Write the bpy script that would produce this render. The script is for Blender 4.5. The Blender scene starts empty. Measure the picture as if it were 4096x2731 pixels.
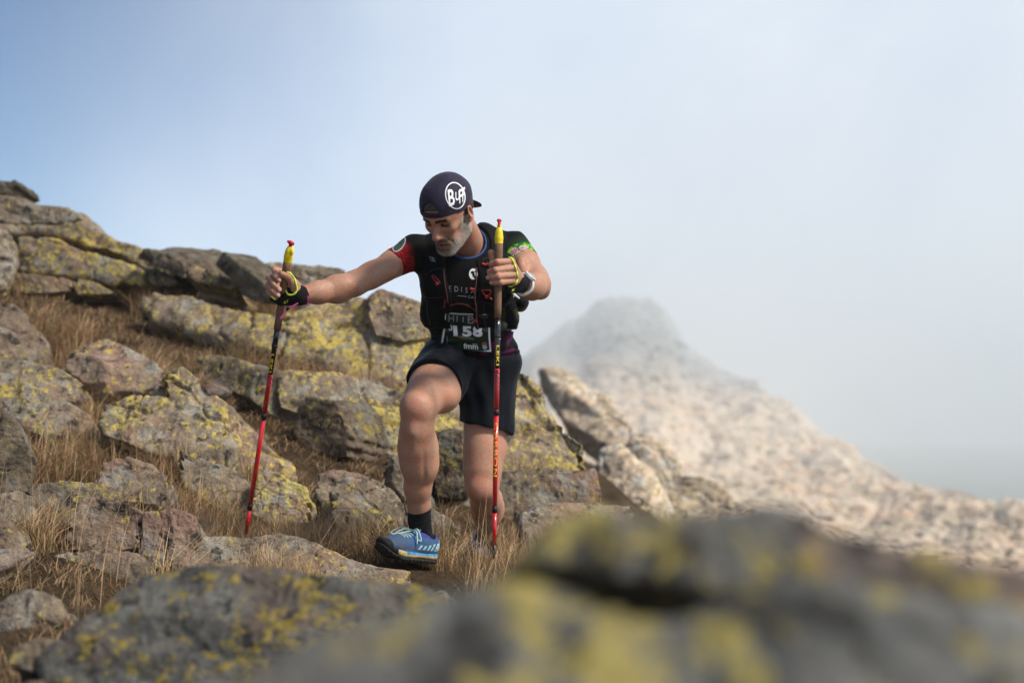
import bpy, bmesh, math, random
import numpy as np
from mathutils import Vector, Matrix
from mathutils.bvhtree import BVHTree

random.seed(7)
RNG = np.random.default_rng(7)
R_ = math.radians
SC = bpy.context.scene
COL = SC.collection

# ------------------------------------------------------------------ camera
F_PX, CX, CY = 5689.0, 2048.0, 1365.5          # 50 mm on a 36 mm wide frame of 4096 px
CAM = np.array([0.0, 0.0, 0.53]); PITCH = R_(3.0)
cam = bpy.data.cameras.new('camera'); cam_o = bpy.data.objects.new('camera', cam); COL.objects.link(cam_o)
cam_o.location = CAM; cam_o.rotation_euler = (R_(90) + PITCH, 0, 0)
cam.lens = 50; cam.sensor_width = 36; cam.clip_start = 0.05; cam.clip_end = 20000
cam.dof.use_dof = True; cam.dof.focus_distance = 5.12; cam.dof.aperture_fstop = 1.9; cam.dof.aperture_blades = 9
SC.camera = cam_o
SC.render.resolution_x, SC.render.resolution_y = 1024, 682

# ------------------------------------------------------------------ sky and sun
SUN_EL, SUN_AZ = R_(46), R_(118)               # azimuth clockwise from +Y (the view direction): right and a little behind
w = bpy.data.worlds.new('World'); SC.world = w; w.use_nodes = True
nt = w.node_tree; nt.nodes.clear()
def wn(t, **k):
    n = nt.nodes.new(t)
    for a, b in k.items(): setattr(n, a, b)
    return n
out = wn('ShaderNodeOutputWorld'); mixs = wn('ShaderNodeMixShader')
bg1 = wn('ShaderNodeBackground'); bg2 = wn('ShaderNodeBackground')
sky = wn('ShaderNodeTexSky', sky_type='NISHITA', sun_disc=False, sun_elevation=SUN_EL, sun_rotation=SUN_AZ,
         altitude=2000, air_density=1.0, dust_density=0.25, ozone_density=1.5)
bg1.inputs['Strength'].default_value = 0.105
bg2.inputs['Color'].default_value = (0.68, 0.765, 0.89, 1); bg2.inputs['Strength'].default_value = 1.08
tc = wn('ShaderNodeTexCoord'); sep = wn('ShaderNodeSeparateXYZ'); no = wn('ShaderNodeTexNoise')
no.inputs['Scale'].default_value = 1.7; no.inputs['Detail'].default_value = 4; no.inputs['Roughness'].default_value = 0.45
mr = wn('ShaderNodeMapRange', interpolation_type='SMOOTHSTEP')
mr.inputs['From Min'].default_value = -0.50; mr.inputs['From Max'].default_value = -0.10
ma = wn('ShaderNodeMath', operation='MULTIPLY_ADD'); ma.inputs[1].default_value = 0.35
mb = wn('ShaderNodeMath', operation='SUBTRACT'); mb.inputs[1].default_value = 0.175
nt.links.new(tc.outputs['Generated'], sep.inputs[0]); nt.links.new(tc.outputs['Generated'], no.inputs['Vector'])
nt.links.new(no.outputs['Fac'], ma.inputs[0]); nt.links.new(sep.outputs['X'], ma.inputs[2])
zc = wn('ShaderNodeMath', operation='MULTIPLY_ADD'); zc.inputs[1].default_value = -0.55      # the cloud bank thins out upward
nt.links.new(ma.outputs[0], mb.inputs[0]); nt.links.new(sep.outputs['Z'], zc.inputs[0]); nt.links.new(mb.outputs[0], zc.inputs[2]); nt.links.new(zc.outputs[0], mr.inputs['Value'])
nt.links.new(sky.outputs[0], bg1.inputs['Color'])
n2_ = wn('ShaderNodeTexNoise'); n2_.inputs['Scale'].default_value = 3.2; n2_.inputs['Detail'].default_value = 6; n2_.inputs['Roughness'].default_value = 0.55; n2_.inputs['Distortion'].default_value = 0.4
cr_ = wn('ShaderNodeValToRGB'); cr_.color_ramp.elements[0].position = 0.36; cr_.color_ramp.elements[0].color = (0.56, 0.665, 0.82, 1); cr_.color_ramp.elements[1].position = 0.66; cr_.color_ramp.elements[1].color = (0.77, 0.84, 0.93, 1)
nt.links.new(tc.outputs['Generated'], n2_.inputs['Vector']); nt.links.new(n2_.outputs['Fac'], cr_.inputs[0]); nt.links.new(cr_.outputs[0], bg2.inputs['Color'])
nt.links.new(mr.outputs[0], mixs.inputs[0]); nt.links.new(bg1.outputs[0], mixs.inputs[1]); nt.links.new(bg2.outputs[0], mixs.inputs[2])
nt.links.new(mixs.outputs[0], out.inputs['Surface'])
sun = bpy.data.lights.new('sun', 'SUN'); sun_o = bpy.data.objects.new('sun', sun); COL.objects.link(sun_o)
sun.energy = 4.2; sun.angle = R_(9); sun.color = (1.0, 0.92, 0.80)
sd = Vector((math.sin(SUN_AZ) * math.cos(SUN_EL), math.cos(SUN_AZ) * math.cos(SUN_EL), math.sin(SUN_EL)))
sun_o.rotation_euler = sd.to_track_quat('Z', 'Y').to_euler()
SC.view_settings.view_transform = 'Standard'; SC.view_settings.look = 'None'
SC.view_settings.exposure = 0.12; SC.view_settings.gamma = 1.0
SC.cycles.volume_bounces = 8; SC.cycles.max_bounces = 10; SC.cycles.diffuse_bounces = 3
SC.cycles.transparent_max_bounces = 6; SC.cycles.use_denoising = True

# ------------------------------------------------------------------ helpers: geometry
def ray(u, v):
    dx = (u - CX) / F_PX; dz = (CY - v) / F_PX
    c, s = math.cos(PITCH), math.sin(PITCH)
    return np.array([dx, c - dz * s, s + dz * c])
def P(u, v, Y):
    d = ray(u, v); return CAM + d * (Y / d[1])
def pix(p):
    d = np.asarray(p) - CAM; c, s = math.cos(PITCH), math.sin(PITCH)
    y = d[..., 1] * c + d[..., 2] * s; z = -d[..., 1] * s + d[..., 2] * c
    return np.stack([CX + F_PX * d[..., 0] / y, CY - F_PX * z / y], -1)
_nt = RNG.uniform(-1, 1, 32 ** 3).astype(np.float32)
def pn(p):
    """smooth lattice noise, about -0.8 to 0.8"""
    p = np.asarray(p); i = np.floor(p); f = (p - i).astype(np.float32); i = i.astype(np.int32) & 31; j = (i + 1) & 31
    u = f * f * f * (f * (f * 6 - 15) + 10); ux, uy, uz = u[..., 0], u[..., 1], u[..., 2]
    x0, x1 = i[..., 0] * 1024, j[..., 0] * 1024; y0, y1 = i[..., 1] * 32, j[..., 1] * 32; z0, z1 = i[..., 2], j[..., 2]
    def lx(yy, zz_): a = _nt[x0 + yy + zz_]; return a + (_nt[x1 + yy + zz_] - a) * ux
    a = lx(y0, z0); a = a + (lx(y1, z0) - a) * uy; b = lx(y0, z1); b = b + (lx(y1, z1) - b) * uy
    return a + (b - a) * uz
def fbm(p, n=3, lac=2.1, gain=0.5):
    r = 0; a = 1; p = np.asarray(p, float)
    for i in range(n): r = r + a * pn(p + 17.3 * i); p = p * lac; a *= gain
    return r
def sstep(a, b, x):
    t = np.clip((x - a) / (b - a), 0, 1); return t * t * (3 - 2 * t)
def norm(v): v = np.asarray(v, float); return v / np.linalg.norm(v)

BASE = {}
def link(o, parent=None):
    COL.objects.link(o)
    if parent is not None: o.parent = parent
    return o
def empty(name, loc):
    o = bpy.data.objects.new(name, None); o.location = loc; o.empty_display_size = 0.1; link(o); BASE[o.name] = np.array(loc, float); return o
def tag(o, label=None, cat=None, group=None, kind=None):
    if label: o['label'] = label
    if cat: o['category'] = cat
    if group: o['group'] = group
    if kind: o['kind'] = kind
    return o
def mesh_obj(name, V, Fc, mat, parent=None, smooth=True, col=None, base=None):
    """V in world metres; a top-level mesh gets its origin at base, a child shares its parent's origin"""
    V = np.asarray(V, float)
    if parent is not None: b = BASE[parent.name]
    else: b = np.array(base if base is not None else (0, 0, 0), float)
    me = bpy.data.meshes.new(name); me.from_pydata((V - b).tolist(), [], Fc if isinstance(Fc, list) else Fc.tolist())
    if smooth: me.shade_smooth()
    if col is not None:
        a = me.color_attributes.new('Col', 'FLOAT_COLOR', 'POINT')
        c = np.ones((len(V), 4), np.float32); col = np.asarray(col); c[:, :col.shape[1]] = col; a.data.foreach_set('color', c.ravel())
    for m in (mat if isinstance(mat, (list, tuple)) else [mat]): me.materials.append(m)
    me.update(); o = bpy.data.objects.new(name, me); link(o, parent); BASE[o.name] = b
    if parent is None: o.location = b
    return o

# signed distance fields -> surface nets on a block-sparse grid
def capsule(a, b, ra, rb=None, k=0.02, op='add'):
    a = np.asarray(a, float); b = np.asarray(b, float); rb = ra if rb is None else rb
    ba = b - a; L = max(ba @ ba, 1e-9); rm = max(ra, rb)
    def fn(p):
        t = np.clip(((p - a) @ ba) / L, 0, 1)
        return np.linalg.norm(p - a - t[..., None] * ba, axis=-1) - (ra + (rb - ra) * t)
    return (fn, np.minimum(a, b) - rm, np.maximum(a, b) + rm, k, op)
def ellip(c, r, Rm=None, k=0.02, op='add'):
    c = np.asarray(c, float); r = np.asarray(r, float)
    def fn(p):
        q = p - c
        if Rm is not None: q = q @ Rm
        k0 = np.linalg.norm(q / r, axis=-1); k1 = np.linalg.norm(q / (r * r), axis=-1)
        return k0 * (k0 - 1) / np.maximum(k1, 1e-6)
    m = r.max() if Rm is not None else r
    return (fn, c - m, c + m, k, op)
def chain(pts, rad, k=0.02, op='add'):
    return [capsule(pts[i], pts[i + 1], rad[i], rad[i + 1], k, op) for i in range(len(pts) - 1)]
def halfspace(p0, n, lo, hi, k=0.003):
    """keeps the side the normal points away from"""
    p0 = np.asarray(p0, float); n = norm(n)
    return (lambda p: -((p - p0) @ n), np.asarray(lo, float), np.asarray(hi, float), k, 'sub')
def local(prims, Rm, c, s=1.0):
    res = []
    c = np.asarray(c, float)
    for fn, lo, hi, k, op in prims:
        cor = np.array([[(lo, hi)[i][0], (lo, hi)[j][1], (lo, hi)[l][2]] for i in (0, 1) for j in (0, 1) for l in (0, 1)]) * s @ Rm.T + c
        res.append(((lambda f: lambda p: f(((p - c) @ Rm) / s) * s)(fn), cor.min(0), cor.max(0), k * s, op))
    return res
def evalp(pr, p):
    d = np.full(p.shape[:-1], 0.25)
    for fn, lo, hi, k, op in pr:
        e = fn(p)
        if op == 'add':
            h = np.maximum(k - np.abs(d - e), 0) / k; d = np.minimum(d, e) - h * h * k * 0.25
        elif op == 'sub':
            e = -e; h = np.maximum(k - np.abs(d - e), 0) / k; d = np.maximum(d, e) + h * h * k * 0.25
        elif op == 'and':
            h = np.maximum(k - np.abs(d - e), 0) / k; d = np.maximum(d, e) + h * h * k * 0.25
    return d
def nets(prims, h, post=None, B=20, pad=0.0):
    lo = np.min([p[1] for p in prims if p[4] == 'add'], 0) - 0.02 - pad
    hi = np.max([p[2] for p in prims if p[4] == 'add'], 0) + 0.02 + pad
    N = np.ceil((hi - lo) / (h * B)).astype(int)
    D = (N * B + 3).astype(np.int64)
    keys, pos, edges = [], [], []
    PL = np.array([p[1] - p[3] - pad - 2 * h for p in prims]); PH = np.array([p[2] + p[3] + pad + 2 * h for p in prims])
    ax = np.arange(B + 1) * h
    off = np.stack(np.meshgrid(ax, ax, ax, indexing='ij'), -1)
    for bi in range(N[0]):
        for bj in range(N[1]):
            for bk in range(N[2]):
                o = lo + np.array([bi, bj, bk]) * B * h; e = o + B * h
                hit = np.flatnonzero(((PL < e) & (PH > o)).all(1))
                if not len(hit): continue
                pr = [prims[i] for i in hit]
                if not any(p[4] == 'add' for p in pr): continue
                c = (o + e) / 2
                dc = evalp(pr, c[None])[0]
                if abs(dc) > B * h * 0.87 * 1.5 + 0.01 + pad: continue
                p = o + off; d = evalp(pr, p)
                if post is not None: d = post(p, d)
                s = d < 0
                if s.all() or not s.any(): continue
                gi = np.array([bi, bj, bk]) * B
                cnt = np.zeros((B, B, B)); acc = np.zeros((B, B, B, 3))
                for a in range(3):
                    sl0 = [slice(0, B + 1)] * 3; sl1 = [slice(0, B + 1)] * 3; sl0[a] = slice(0, B); sl1[a] = slice(1, B + 1)
                    d0, d1 = d[tuple(sl0)], d[tuple(sl1)]; ch = (d0 < 0) != (d1 < 0)
                    t = np.where(ch, d0 / np.where(ch, d0 - d1, 1), 0)
                    cp = p[tuple(sl0)].copy(); cp[..., a] += t * h
                    o1, o2 = [x for x in range(3) if x != a]
                    for q in (0, 1):
                        for r in (0, 1):
                            sl = [slice(0, B)] * 3; sl[o1] = slice(q, q + B); sl[o2] = slice(r, r + B)
                            m = ch[tuple(sl)]; cnt += m; acc += cp[tuple(sl)] * m[..., None]
                    sl = [slice(0, B)] * 3
                    ii = np.argwhere(ch[tuple(sl)])
                    if len(ii): edges.append(np.column_stack([ii + gi, np.full(len(ii), a), d0[tuple(sl)][tuple(ii.T)] < 0]))
                m = cnt > 0; ii = np.argwhere(m) + gi
                keys.append((ii[:, 0] * D[1] + ii[:, 1]) * D[2] + ii[:, 2]); pos.append(acc[m] / cnt[m][:, None])
    keys = np.concatenate(keys); pos = np.concatenate(pos); edges = np.concatenate(edges).astype(np.int64)
    od = np.argsort(keys); keys = keys[od]; pos = pos[od]
    quads = []
    for a in range(3):
        e = edges[edges[:, 3] == a]
        o1, o2 = [(1, 2), (2, 0), (0, 1)][a]
        idx = []
        for q, r in ((0, 0), (1, 0), (1, 1), (0, 1)):
            g = e[:, :3].copy(); g[:, o1] -= q; g[:, o2] -= r
            kk = (g[:, 0] * D[1] + g[:, 1]) * D[2] + g[:, 2]
            j = np.clip(np.searchsorted(keys, kk), 0, len(keys) - 1); j = np.where(keys[j] == kk, j, -1); idx.append(j)
        idx = np.stack(idx, 1); ok = (idx >= 0).all(1); inside = e[:, 4] > 0
        idx = np.where(inside[:, None], idx, idx[:, ::-1])[ok]; quads.append(idx)
    return pos, np.concatenate(quads)

def tube(pts, rad, n=8, caps=True):
    pts = np.asarray(pts, float); m = len(pts); rad = np.broadcast_to(np.asarray(rad, float), (m,))
    tg = np.gradient(pts, axis=0); tg /= np.maximum(np.linalg.norm(tg, axis=1), 1e-9)[:, None]
    up = np.array([0, 0, 1.0]) if abs(tg[0][2]) < 0.9 else np.array([1.0, 0, 0])
    u = norm(np.cross(tg[0], up)); V, Fc = [], []
    for i in range(m):
        u = norm(u - tg[i] * (u @ tg[i])); v = np.cross(tg[i], u)
        for j in range(n):
            a = 2 * math.pi * j / n; V.append(pts[i] + rad[i] * (math.cos(a) * u + math.sin(a) * v))
    for i in range(m - 1):
        for j in range(n):
            Fc.append([i * n + j, i * n + (j + 1) % n, (i + 1) * n + (j + 1) % n, (i + 1) * n + j])
    if caps: Fc += [list(range(n))[::-1], list(range((m - 1) * n, m * n))]
    return np.array(V), Fc
def smooth_pts(pts, n=6):
    pts = np.asarray(pts, float); res = []
    for i in range(len(pts) - 1):
        p0, p1, p2, p3 = pts[max(i - 1, 0)], pts[i], pts[i + 1], pts[min(i + 2, len(pts) - 1)]
        for t in np.arange(n) / n:
            res.append(0.5 * (2 * p1 + (p2 - p0) * t + (2 * p0 - 5 * p1 + 4 * p2 - p3) * t * t + (3 * p1 - p0 - 3 * p2 + p3) * t ** 3))
    return np.array(res + [pts[-1]])
def join(parts):
    V, Fc, n = [], [], 0
    for v, f in parts:
        V.append(np.asarray(v)); Fc += [[i + n for i in q] for q in f] if isinstance(f, list) else (f + n).tolist(); n += len(v)
    return np.concatenate(V), Fc

# flat print laid on a surface (lettering, emblems)
def bvh(*meshes):
    V, Fc = join(meshes); return BVHTree.FromPolygons(V.tolist(), Fc)
_txt = {}
def text2d(s, bold=0.0, shear=0.0, space=1.0):
    key = (s, bold, shear, space)
    if key in _txt: return _txt[key]
    c = bpy.data.curves.new('t', 'FONT'); c.body = s; c.offset = bold; c.shear = shear; c.space_character = space; c.resolution_u = 3
    o = bpy.data.objects.new('t', c); COL.objects.link(o)
    dg = bpy.context.evaluated_depsgraph_get(); dg.update()
    me = bpy.data.meshes.new_from_object(o.evaluated_get(dg))
    me.calc_loop_triangles()
    V = np.array([v.co[:2] for v in me.vertices]); T = [list(t.vertices) for t in me.loop_triangles]
    bpy.data.objects.remove(o); bpy.data.meshes.remove(me); bpy.data.curves.remove(c)
    V = V - V.min(0); V /= V[:, 1].max()
    _txt[key] = (V, T); return V, T
def subdiv2(V, T, L):
    V = [tuple(v) for v in V]; T = [list(t) for t in T]
    for _ in range(6):
        A = np.array(V); Ti = np.array(T)
        e = max(np.linalg.norm(A[Ti[:, i]] - A[Ti[:, (i + 1) % 3]], axis=1).max() for i in range(3))
        if e < L: break
        mid = {}; N = []
        def mp(a, b):
            k = (a, b) if a < b else (b, a)
            if k not in mid: mid[k] = len(V); V.append(tuple((np.array(V[a]) + np.array(V[b])) / 2))
            return mid[k]
        for a, b, c in T:
            if max(np.hypot(*(np.array(V[a]) - V[b])), np.hypot(*(np.array(V[b]) - V[c])), np.hypot(*(np.array(V[c]) - V[a]))) < L: N.append([a, b, c]); continue
            x, y, z = mp(a, b), mp(b, c), mp(c, a); N += [[a, x, z], [x, b, y], [z, y, c], [x, y, z]]
        T = N
    return np.array(V), T
def poly2d(pts):
    from mathutils.geometry import tessellate_polygon
    T = tessellate_polygon([[Vector((x, y, 0)) for x, y in pts]]); return np.array(pts, float), [list(t) for t in T]
def ring2d(rx, ry, wd, n=40, c=(0, 0)):
    V, T = [], []
    for i in range(n):
        a = 2 * math.pi * i / n
        V += [(c[0] + rx * math.cos(a), c[1] + ry * math.sin(a)), (c[0] + (rx - wd) * math.cos(a), c[1] + (ry - wd) * math.sin(a))]
    for i in range(n):
        a, b, c_, d = 2 * i, 2 * i + 1, 2 * ((i + 1) % n), 2 * ((i + 1) % n) + 1; T += [[a, c_, b], [b, c_, d]]
    return np.array(V), T
def disc2d(rx, ry, c=(0, 0), n=28):
    return poly2d([(c[0] + rx * math.cos(2 * math.pi * i / n), c[1] + ry * math.sin(2 * math.pi * i / n)) for i in range(n)])
def place2d(V, org, ex, ey): V = np.asarray(V); return np.asarray(org) + V[:, :1] * np.asarray(ex) + V[:, 1:2] * np.asarray(ey)
def cast_px(tree, q, off):
    d = ray(*q); d = d / np.linalg.norm(d)
    h, n, _, _ = tree.ray_cast(Vector(CAM), Vector(d))
    if h is None: return None
    n = np.array(n); n = n if n @ d < 0 else -n
    return np.array(h) + n * off * 0.6 - d * off * 0.4
def decal(name, V, T, tree, mat, parent, off=0.0012, L=5):
    V, T = subdiv2(V, T, L); Pn = [cast_px(tree, q, off) for q in V]
    T = [t for t in T if all(Pn[i] is not None for i in t)]
    T = [t for t in T if max(np.linalg.norm(Pn[t[i]] - Pn[t[(i + 1) % 3]]) for i in range(3)) < 0.03]
    Pn = [p if p is not None else np.zeros(3) for p in Pn]
    us = sorted({i for t in T for i in t})
    if not us: return None
    mp = {k: i for i, k in enumerate(us)}
    return mesh_obj(name, [Pn[i] for i in us], [[mp[i] for i in t] for t in T], mat, parent, smooth=True)
def surf_line(tree, px, off=0.001, n=6):
    r = [cast_px(tree, q, off) for q in smooth_pts(px, n)]; return np.array([x for x in r if x is not None])

# ------------------------------------------------------------------ helpers: materials
class M:
    def __init__(s, name):
        s.m = bpy.data.materials.new(name); s.m.use_nodes = True; s.nt = s.m.node_tree
        s.b = s.nt.nodes['Principled BSDF']; s.out = s.nt.nodes['Material Output']
    def n(s, t, **k):
        x = s.nt.nodes.new(t)
        for a, b in k.items(): setattr(x, a, b)
        return x
    def l(s, a, b): s.nt.links.new(a, b)
    def noise(s, vec, scale, detail=3, rough=0.55, dist=0.0):
        x = s.n('ShaderNodeTexNoise'); x.inputs['Scale'].default_value = scale; x.inputs['Detail'].default_value = detail
        x.inputs['Roughness'].default_value = rough; x.inputs['Distortion'].default_value = dist; s.l(vec, x.inputs['Vector']); return x.outputs['Fac']
    def ramp(s, fac, stops):
        r = s.n('ShaderNodeValToRGB'); cr = r.color_ramp
        while len(cr.elements) < len(stops): cr.elements.new(0.5)
        for e, (p, c) in zip(cr.elements, stops):
            e.position = p; e.color = (c, c, c, 1) if isinstance(c, (int, float)) else (*c, 1)
        s.l(fac, r.inputs[0]); return r.outputs[0]
    def mix(s, fac, a, b, mode='MIX'):
        x = s.n('ShaderNodeMix', data_type='RGBA', blend_type=mode)
        for sock, v in ((x.inputs[0], fac), (x.inputs[6], a), (x.inputs[7], b)):
            if hasattr(v, 'links'): s.l(v, sock)
            elif isinstance(v, (int, float)): sock.default_value = v
            else: sock.default_value = (*v, 1)
        return x.outputs[2]
    def math(s, op, a, b=None, c=None, clamp=False):
        x = s.n('ShaderNodeMath', operation=op, use_clamp=clamp)
        for i, v in enumerate((a, b, c)):
            if v is None: continue
            if hasattr(v, 'links'): s.l(v, x.inputs[i])
            else: x.inputs[i].default_value = v
        return x.outputs[0]
    def pos(s): return s.n('ShaderNodeNewGeometry').outputs['Position']
    def attr(s, name, kind='GEOMETRY', out='Color'):
        a = s.n('ShaderNodeAttribute', attribute_type=kind, attribute_name=name); return a.outputs[out]
    def bump(s, h, strength, dist, prev=None):
        x = s.n('ShaderNodeBump'); x.inputs['Strength'].default_value = strength; x.inputs['Distance'].default_value = dist
        s.l(h, x.inputs['Height'])
        if prev is not None: s.l(prev, x.inputs['Normal'])
        return x.outputs[0]
    def set(s, **k):
        for a, v in k.items():
            sock = s.b.inputs[a.replace('_', ' ')]
            if hasattr(v, 'links'): s.l(v, sock)
            elif isinstance(v, tuple) and len(v) == 3: sock.default_value = (*v, 1)
            else: sock.default_value = v
        return s.m
def plain(name, c, rough=0.6, var=0.12, bump=0.0, scale=90, spec=0.4, metal=0.0, coat=0.0):
    m = M(name); f = m.noise(m.pos(), scale, 4)
    col = m.mix(m.ramp(f, [(0.3, 0), (0.7, 1)]), tuple(x * (1 - var) for x in c), tuple(min(x * (1 + var), 1) for x in c))
    m.set(Base_Color=col, Roughness=rough, Metallic=metal); m.b.inputs['Specular IOR Level'].default_value = spec
    m.b.inputs['Coat Weight'].default_value = coat
    if bump: m.l(m.bump(f, bump, 0.002), m.b.inputs['Normal'])
    return m.m

def rock_material():
    m = M('lichen rock'); p = m.pos()
    lich = m.attr('lichen', 'OBJECT', 'Fac'); pink = m.attr('pink', 'OBJECT', 'Fac'); lum = m.attr('lum', 'OBJECT', 'Fac')
    sc = m.attr('texscale', 'OBJECT', 'Fac')
    vm = m.n('ShaderNodeVectorMath', operation='SCALE'); m.l(p, vm.inputs[0]); m.l(sc, vm.inputs['Scale']); p = vm.outputs[0]
    a = m.noise(p, 2.6, 6, 0.6); b = m.noise(p, 13, 6, 0.65); c = m.noise(p, 55, 4, 0.6)
    base = m.mix(m.ramp(b, [(0.32, 0), (0.68, 1)]), (0.100, 0.083, 0.066), (0.295, 0.232, 0.160))
    base = m.mix(m.attr('cool', 'OBJECT', 'Fac'), base, m.mix(m.ramp(b, [(0.32, 0), (0.68, 1)]), (0.075, 0.085, 0.090), (0.215, 0.225, 0.220)))
    pk = m.math('MULTIPLY', m.ramp(a, [(0.46, 0), (0.60, 1)]), pink)
    base = m.mix(pk, base, m.mix(b, (0.20, 0.115, 0.085), (0.36, 0.225, 0.17)))
    # pale grey crust lichen
    g = m.noise(p, 6.5, 7, 0.68, 0.3); base = m.mix(m.math('MULTIPLY', m.ramp(g, [(0.52, 0), (0.60, 1)]), 0.52), base, m.mix(c, (0.20, 0.205, 0.185), (0.37, 0.375, 0.34)))
    # black crust
    k = m.noise(p, 17, 5, 0.6, 0.2); base = m.mix(m.ramp(k, [(0.57, 0), (0.64, 0.85)]), base, (0.032, 0.031, 0.031))
    # yellow map lichen: coarse patches broken by fine cells
    y1 = m.noise(p, 3.6, 3, 0.55); y2 = m.noise(p, 27, 7, 0.70, 0.3)
    thr = m.math('MULTIPLY_ADD', lich, -0.160, 0.755)
    yv = m.math('ADD', m.math('MULTIPLY', y1, 0.34), m.math('MULTIPLY', y2, 0.86))
    ym = m.math('MULTIPLY_ADD', m.math('SUBTRACT', yv, thr), 22.0, 0.5, clamp=True)
    ycol = m.mix(c, (0.34, 0.25, 0.058), (0.54, 0.42, 0.105)); ycol = m.mix(m.ramp(m.noise(p, 1.6, 3), [(0.45, 0), (0.65, 0.4)]), ycol, m.mix(c, (0.27, 0.26, 0.10), (0.42, 0.40, 0.20))); base = m.mix(m.math('MULTIPLY', ym, 0.92), base, ycol)
    o1 = m.noise(p, 21, 4, 0.6, 0.5); base = m.mix(m.math('MULTIPLY', m.ramp(o1, [(0.66, 0), (0.70, 0.7)]), pink), base, (0.40, 0.17, 0.08))
    base = m.mix(m.ramp(c, [(0.25, 0), (0.75, 1)]), m.mix(1.0, base, (0.72, 0.72, 0.72), 'MULTIPLY'), m.mix(1.0, base, (1.2, 1.2, 1.2), 'MULTIPLY'))
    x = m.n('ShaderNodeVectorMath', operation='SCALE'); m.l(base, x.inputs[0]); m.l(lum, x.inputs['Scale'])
    h = m.math('ADD', m.math('MULTIPLY', b, 0.7), m.math('MULTIPLY', c, 0.3))
    nb = m.bump(m.noise(p, 4.5, 8, 0.62), 0.9, 0.06); nb = m.bump(h, 0.9, 0.026, nb); nb = m.bump(ym, 0.25, 0.004, nb)
    m.set(Base_Color=x.outputs[0], Roughness=0.92); m.b.inputs['Specular IOR Level'].default_value = 0.15
    m.l(nb, m.b.inputs['Normal']); return m.m
ROCK = rock_material()

# ------------------------------------------------------------------ terrain
def crest(x): return np.interp(x, [-12, -3.6, -1.7, -0.5, 0.0, 0.35, 1.0, 8], [12.5, 10.6, 9.2, 8.4, 7.8, 7.3, 7.0, 7.0])
def T(x, y):
    x = np.asarray(x, float); y = np.asarray(y, float); c = crest(x)
    ys = np.interp(x, [-3, -1.5, -0.7, 0.0, 0.6], [5.4, 5.55, 6.05, 6.75, 7.2])
    up = np.maximum(np.minimum(y, c) - ys, 0); h = 0.34 * up - 0.45 * np.maximum(y - c, 0)
    h = h - 0.62 * np.maximum(x - 0.22, 0) * sstep(1.6, 5.6, y) - 0.35 * np.maximum(x - 1.6, 0)
    h = h + 0.10 * np.maximum(-x - 2.2, 0) * sstep(3.0, 6, y)
    h = h + 0.30 * np.exp(-((x - 0.45) / 0.95) ** 2 - ((y - 0.9) / 0.75) ** 2)
    h = h + 0.13 * sstep(0.85, 1.7, -x) * sstep(4.1, 4.95, y) * (1 - sstep(5.3, 6.6, y))
    rib = np.interp(x, [-2, 0.2, 0.9, 1.6, 2.6, 4.5, 8], [0.1, 0.35, 0.05, -0.5, -1.0, -2.6, -7]) - 0.045 * (y - 14.5) ** 2      # the next rib of the ridge
    h = np.maximum(np.maximum(h, rib), -24)
    q = np.stack([x * 1.3, y * 1.3, np.zeros_like(x)], -1)
    return h - 0.05 + 0.05 * pn(q) + 0.02 * pn(q * 3.7)
soil = M('dry turf and soil'); sp = soil.pos()
s1 = soil.noise(sp, 3.0, 6, 0.6); s2 = soil.noise(sp, 40, 5, 0.7)
scol = soil.mix(soil.ramp(s1, [(0.35, 0), (0.65, 1)]), (0.065, 0.046, 0.028), (0.165, 0.112, 0.068))
scol = soil.mix(soil.ramp(s2, [(0.35, 0), (0.7, 1)]), soil.mix(1.0, scol, (0.45, 0.45, 0.45), 'MULTIPLY'), scol)
soil.set(Base_Color=scol, Roughness=1.0); soil.b.inputs['Specular IOR Level'].default_value = 0.05
soil.l(soil.bump(s2, 1.0, 0.03), soil.b.inputs['Normal'])
def graded(a, b, fine0, fine1, step, grow=1.22):
    r = list(np.arange(fine0, fine1, step)); s = step
    while r[-1] < b: s *= grow; r.append(r[-1] + s)
    s = step
    while r[0] > a: s *= grow; r.insert(0, r[0] - s)
    return np.array(r)
def sheet(xs, ys, zf):
    X, Y = np.meshgrid(xs, ys, indexing='ij'); Z = zf(X, Y); V = np.stack([X, Y, Z], -1).reshape(-1, 3)
    n, m = X.shape; i = np.arange(n * m).reshape(n, m)
    Q = np.stack([i[:-1, :-1], i[1:, :-1], i[1:, 1:], i[:-1, 1:]], -1).reshape(-1, 4); return V, Q
V, Q = sheet(graded(-20, 60, -5, 3, 0.06), graded(-6, 60, 0.4, 11, 0.06), T)
tag(mesh_obj('ground', V, Q, soil.m), kind='structure')

# the far valley floor below the ridge, lost in the cloud
val = plain('valley floor', (0.10, 0.11, 0.07), 1.0, 0.4, 0, 0.02, 0.05)
V, Q = sheet(np.linspace(-26, 3900, 25), np.linspace(-12, 4400, 25), lambda x, y: -90 + 3 * np.sin(x / 300.0) * np.cos(y / 250.0))
tag(mesh_obj('valley', V, Q, val), kind='structure')

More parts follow.
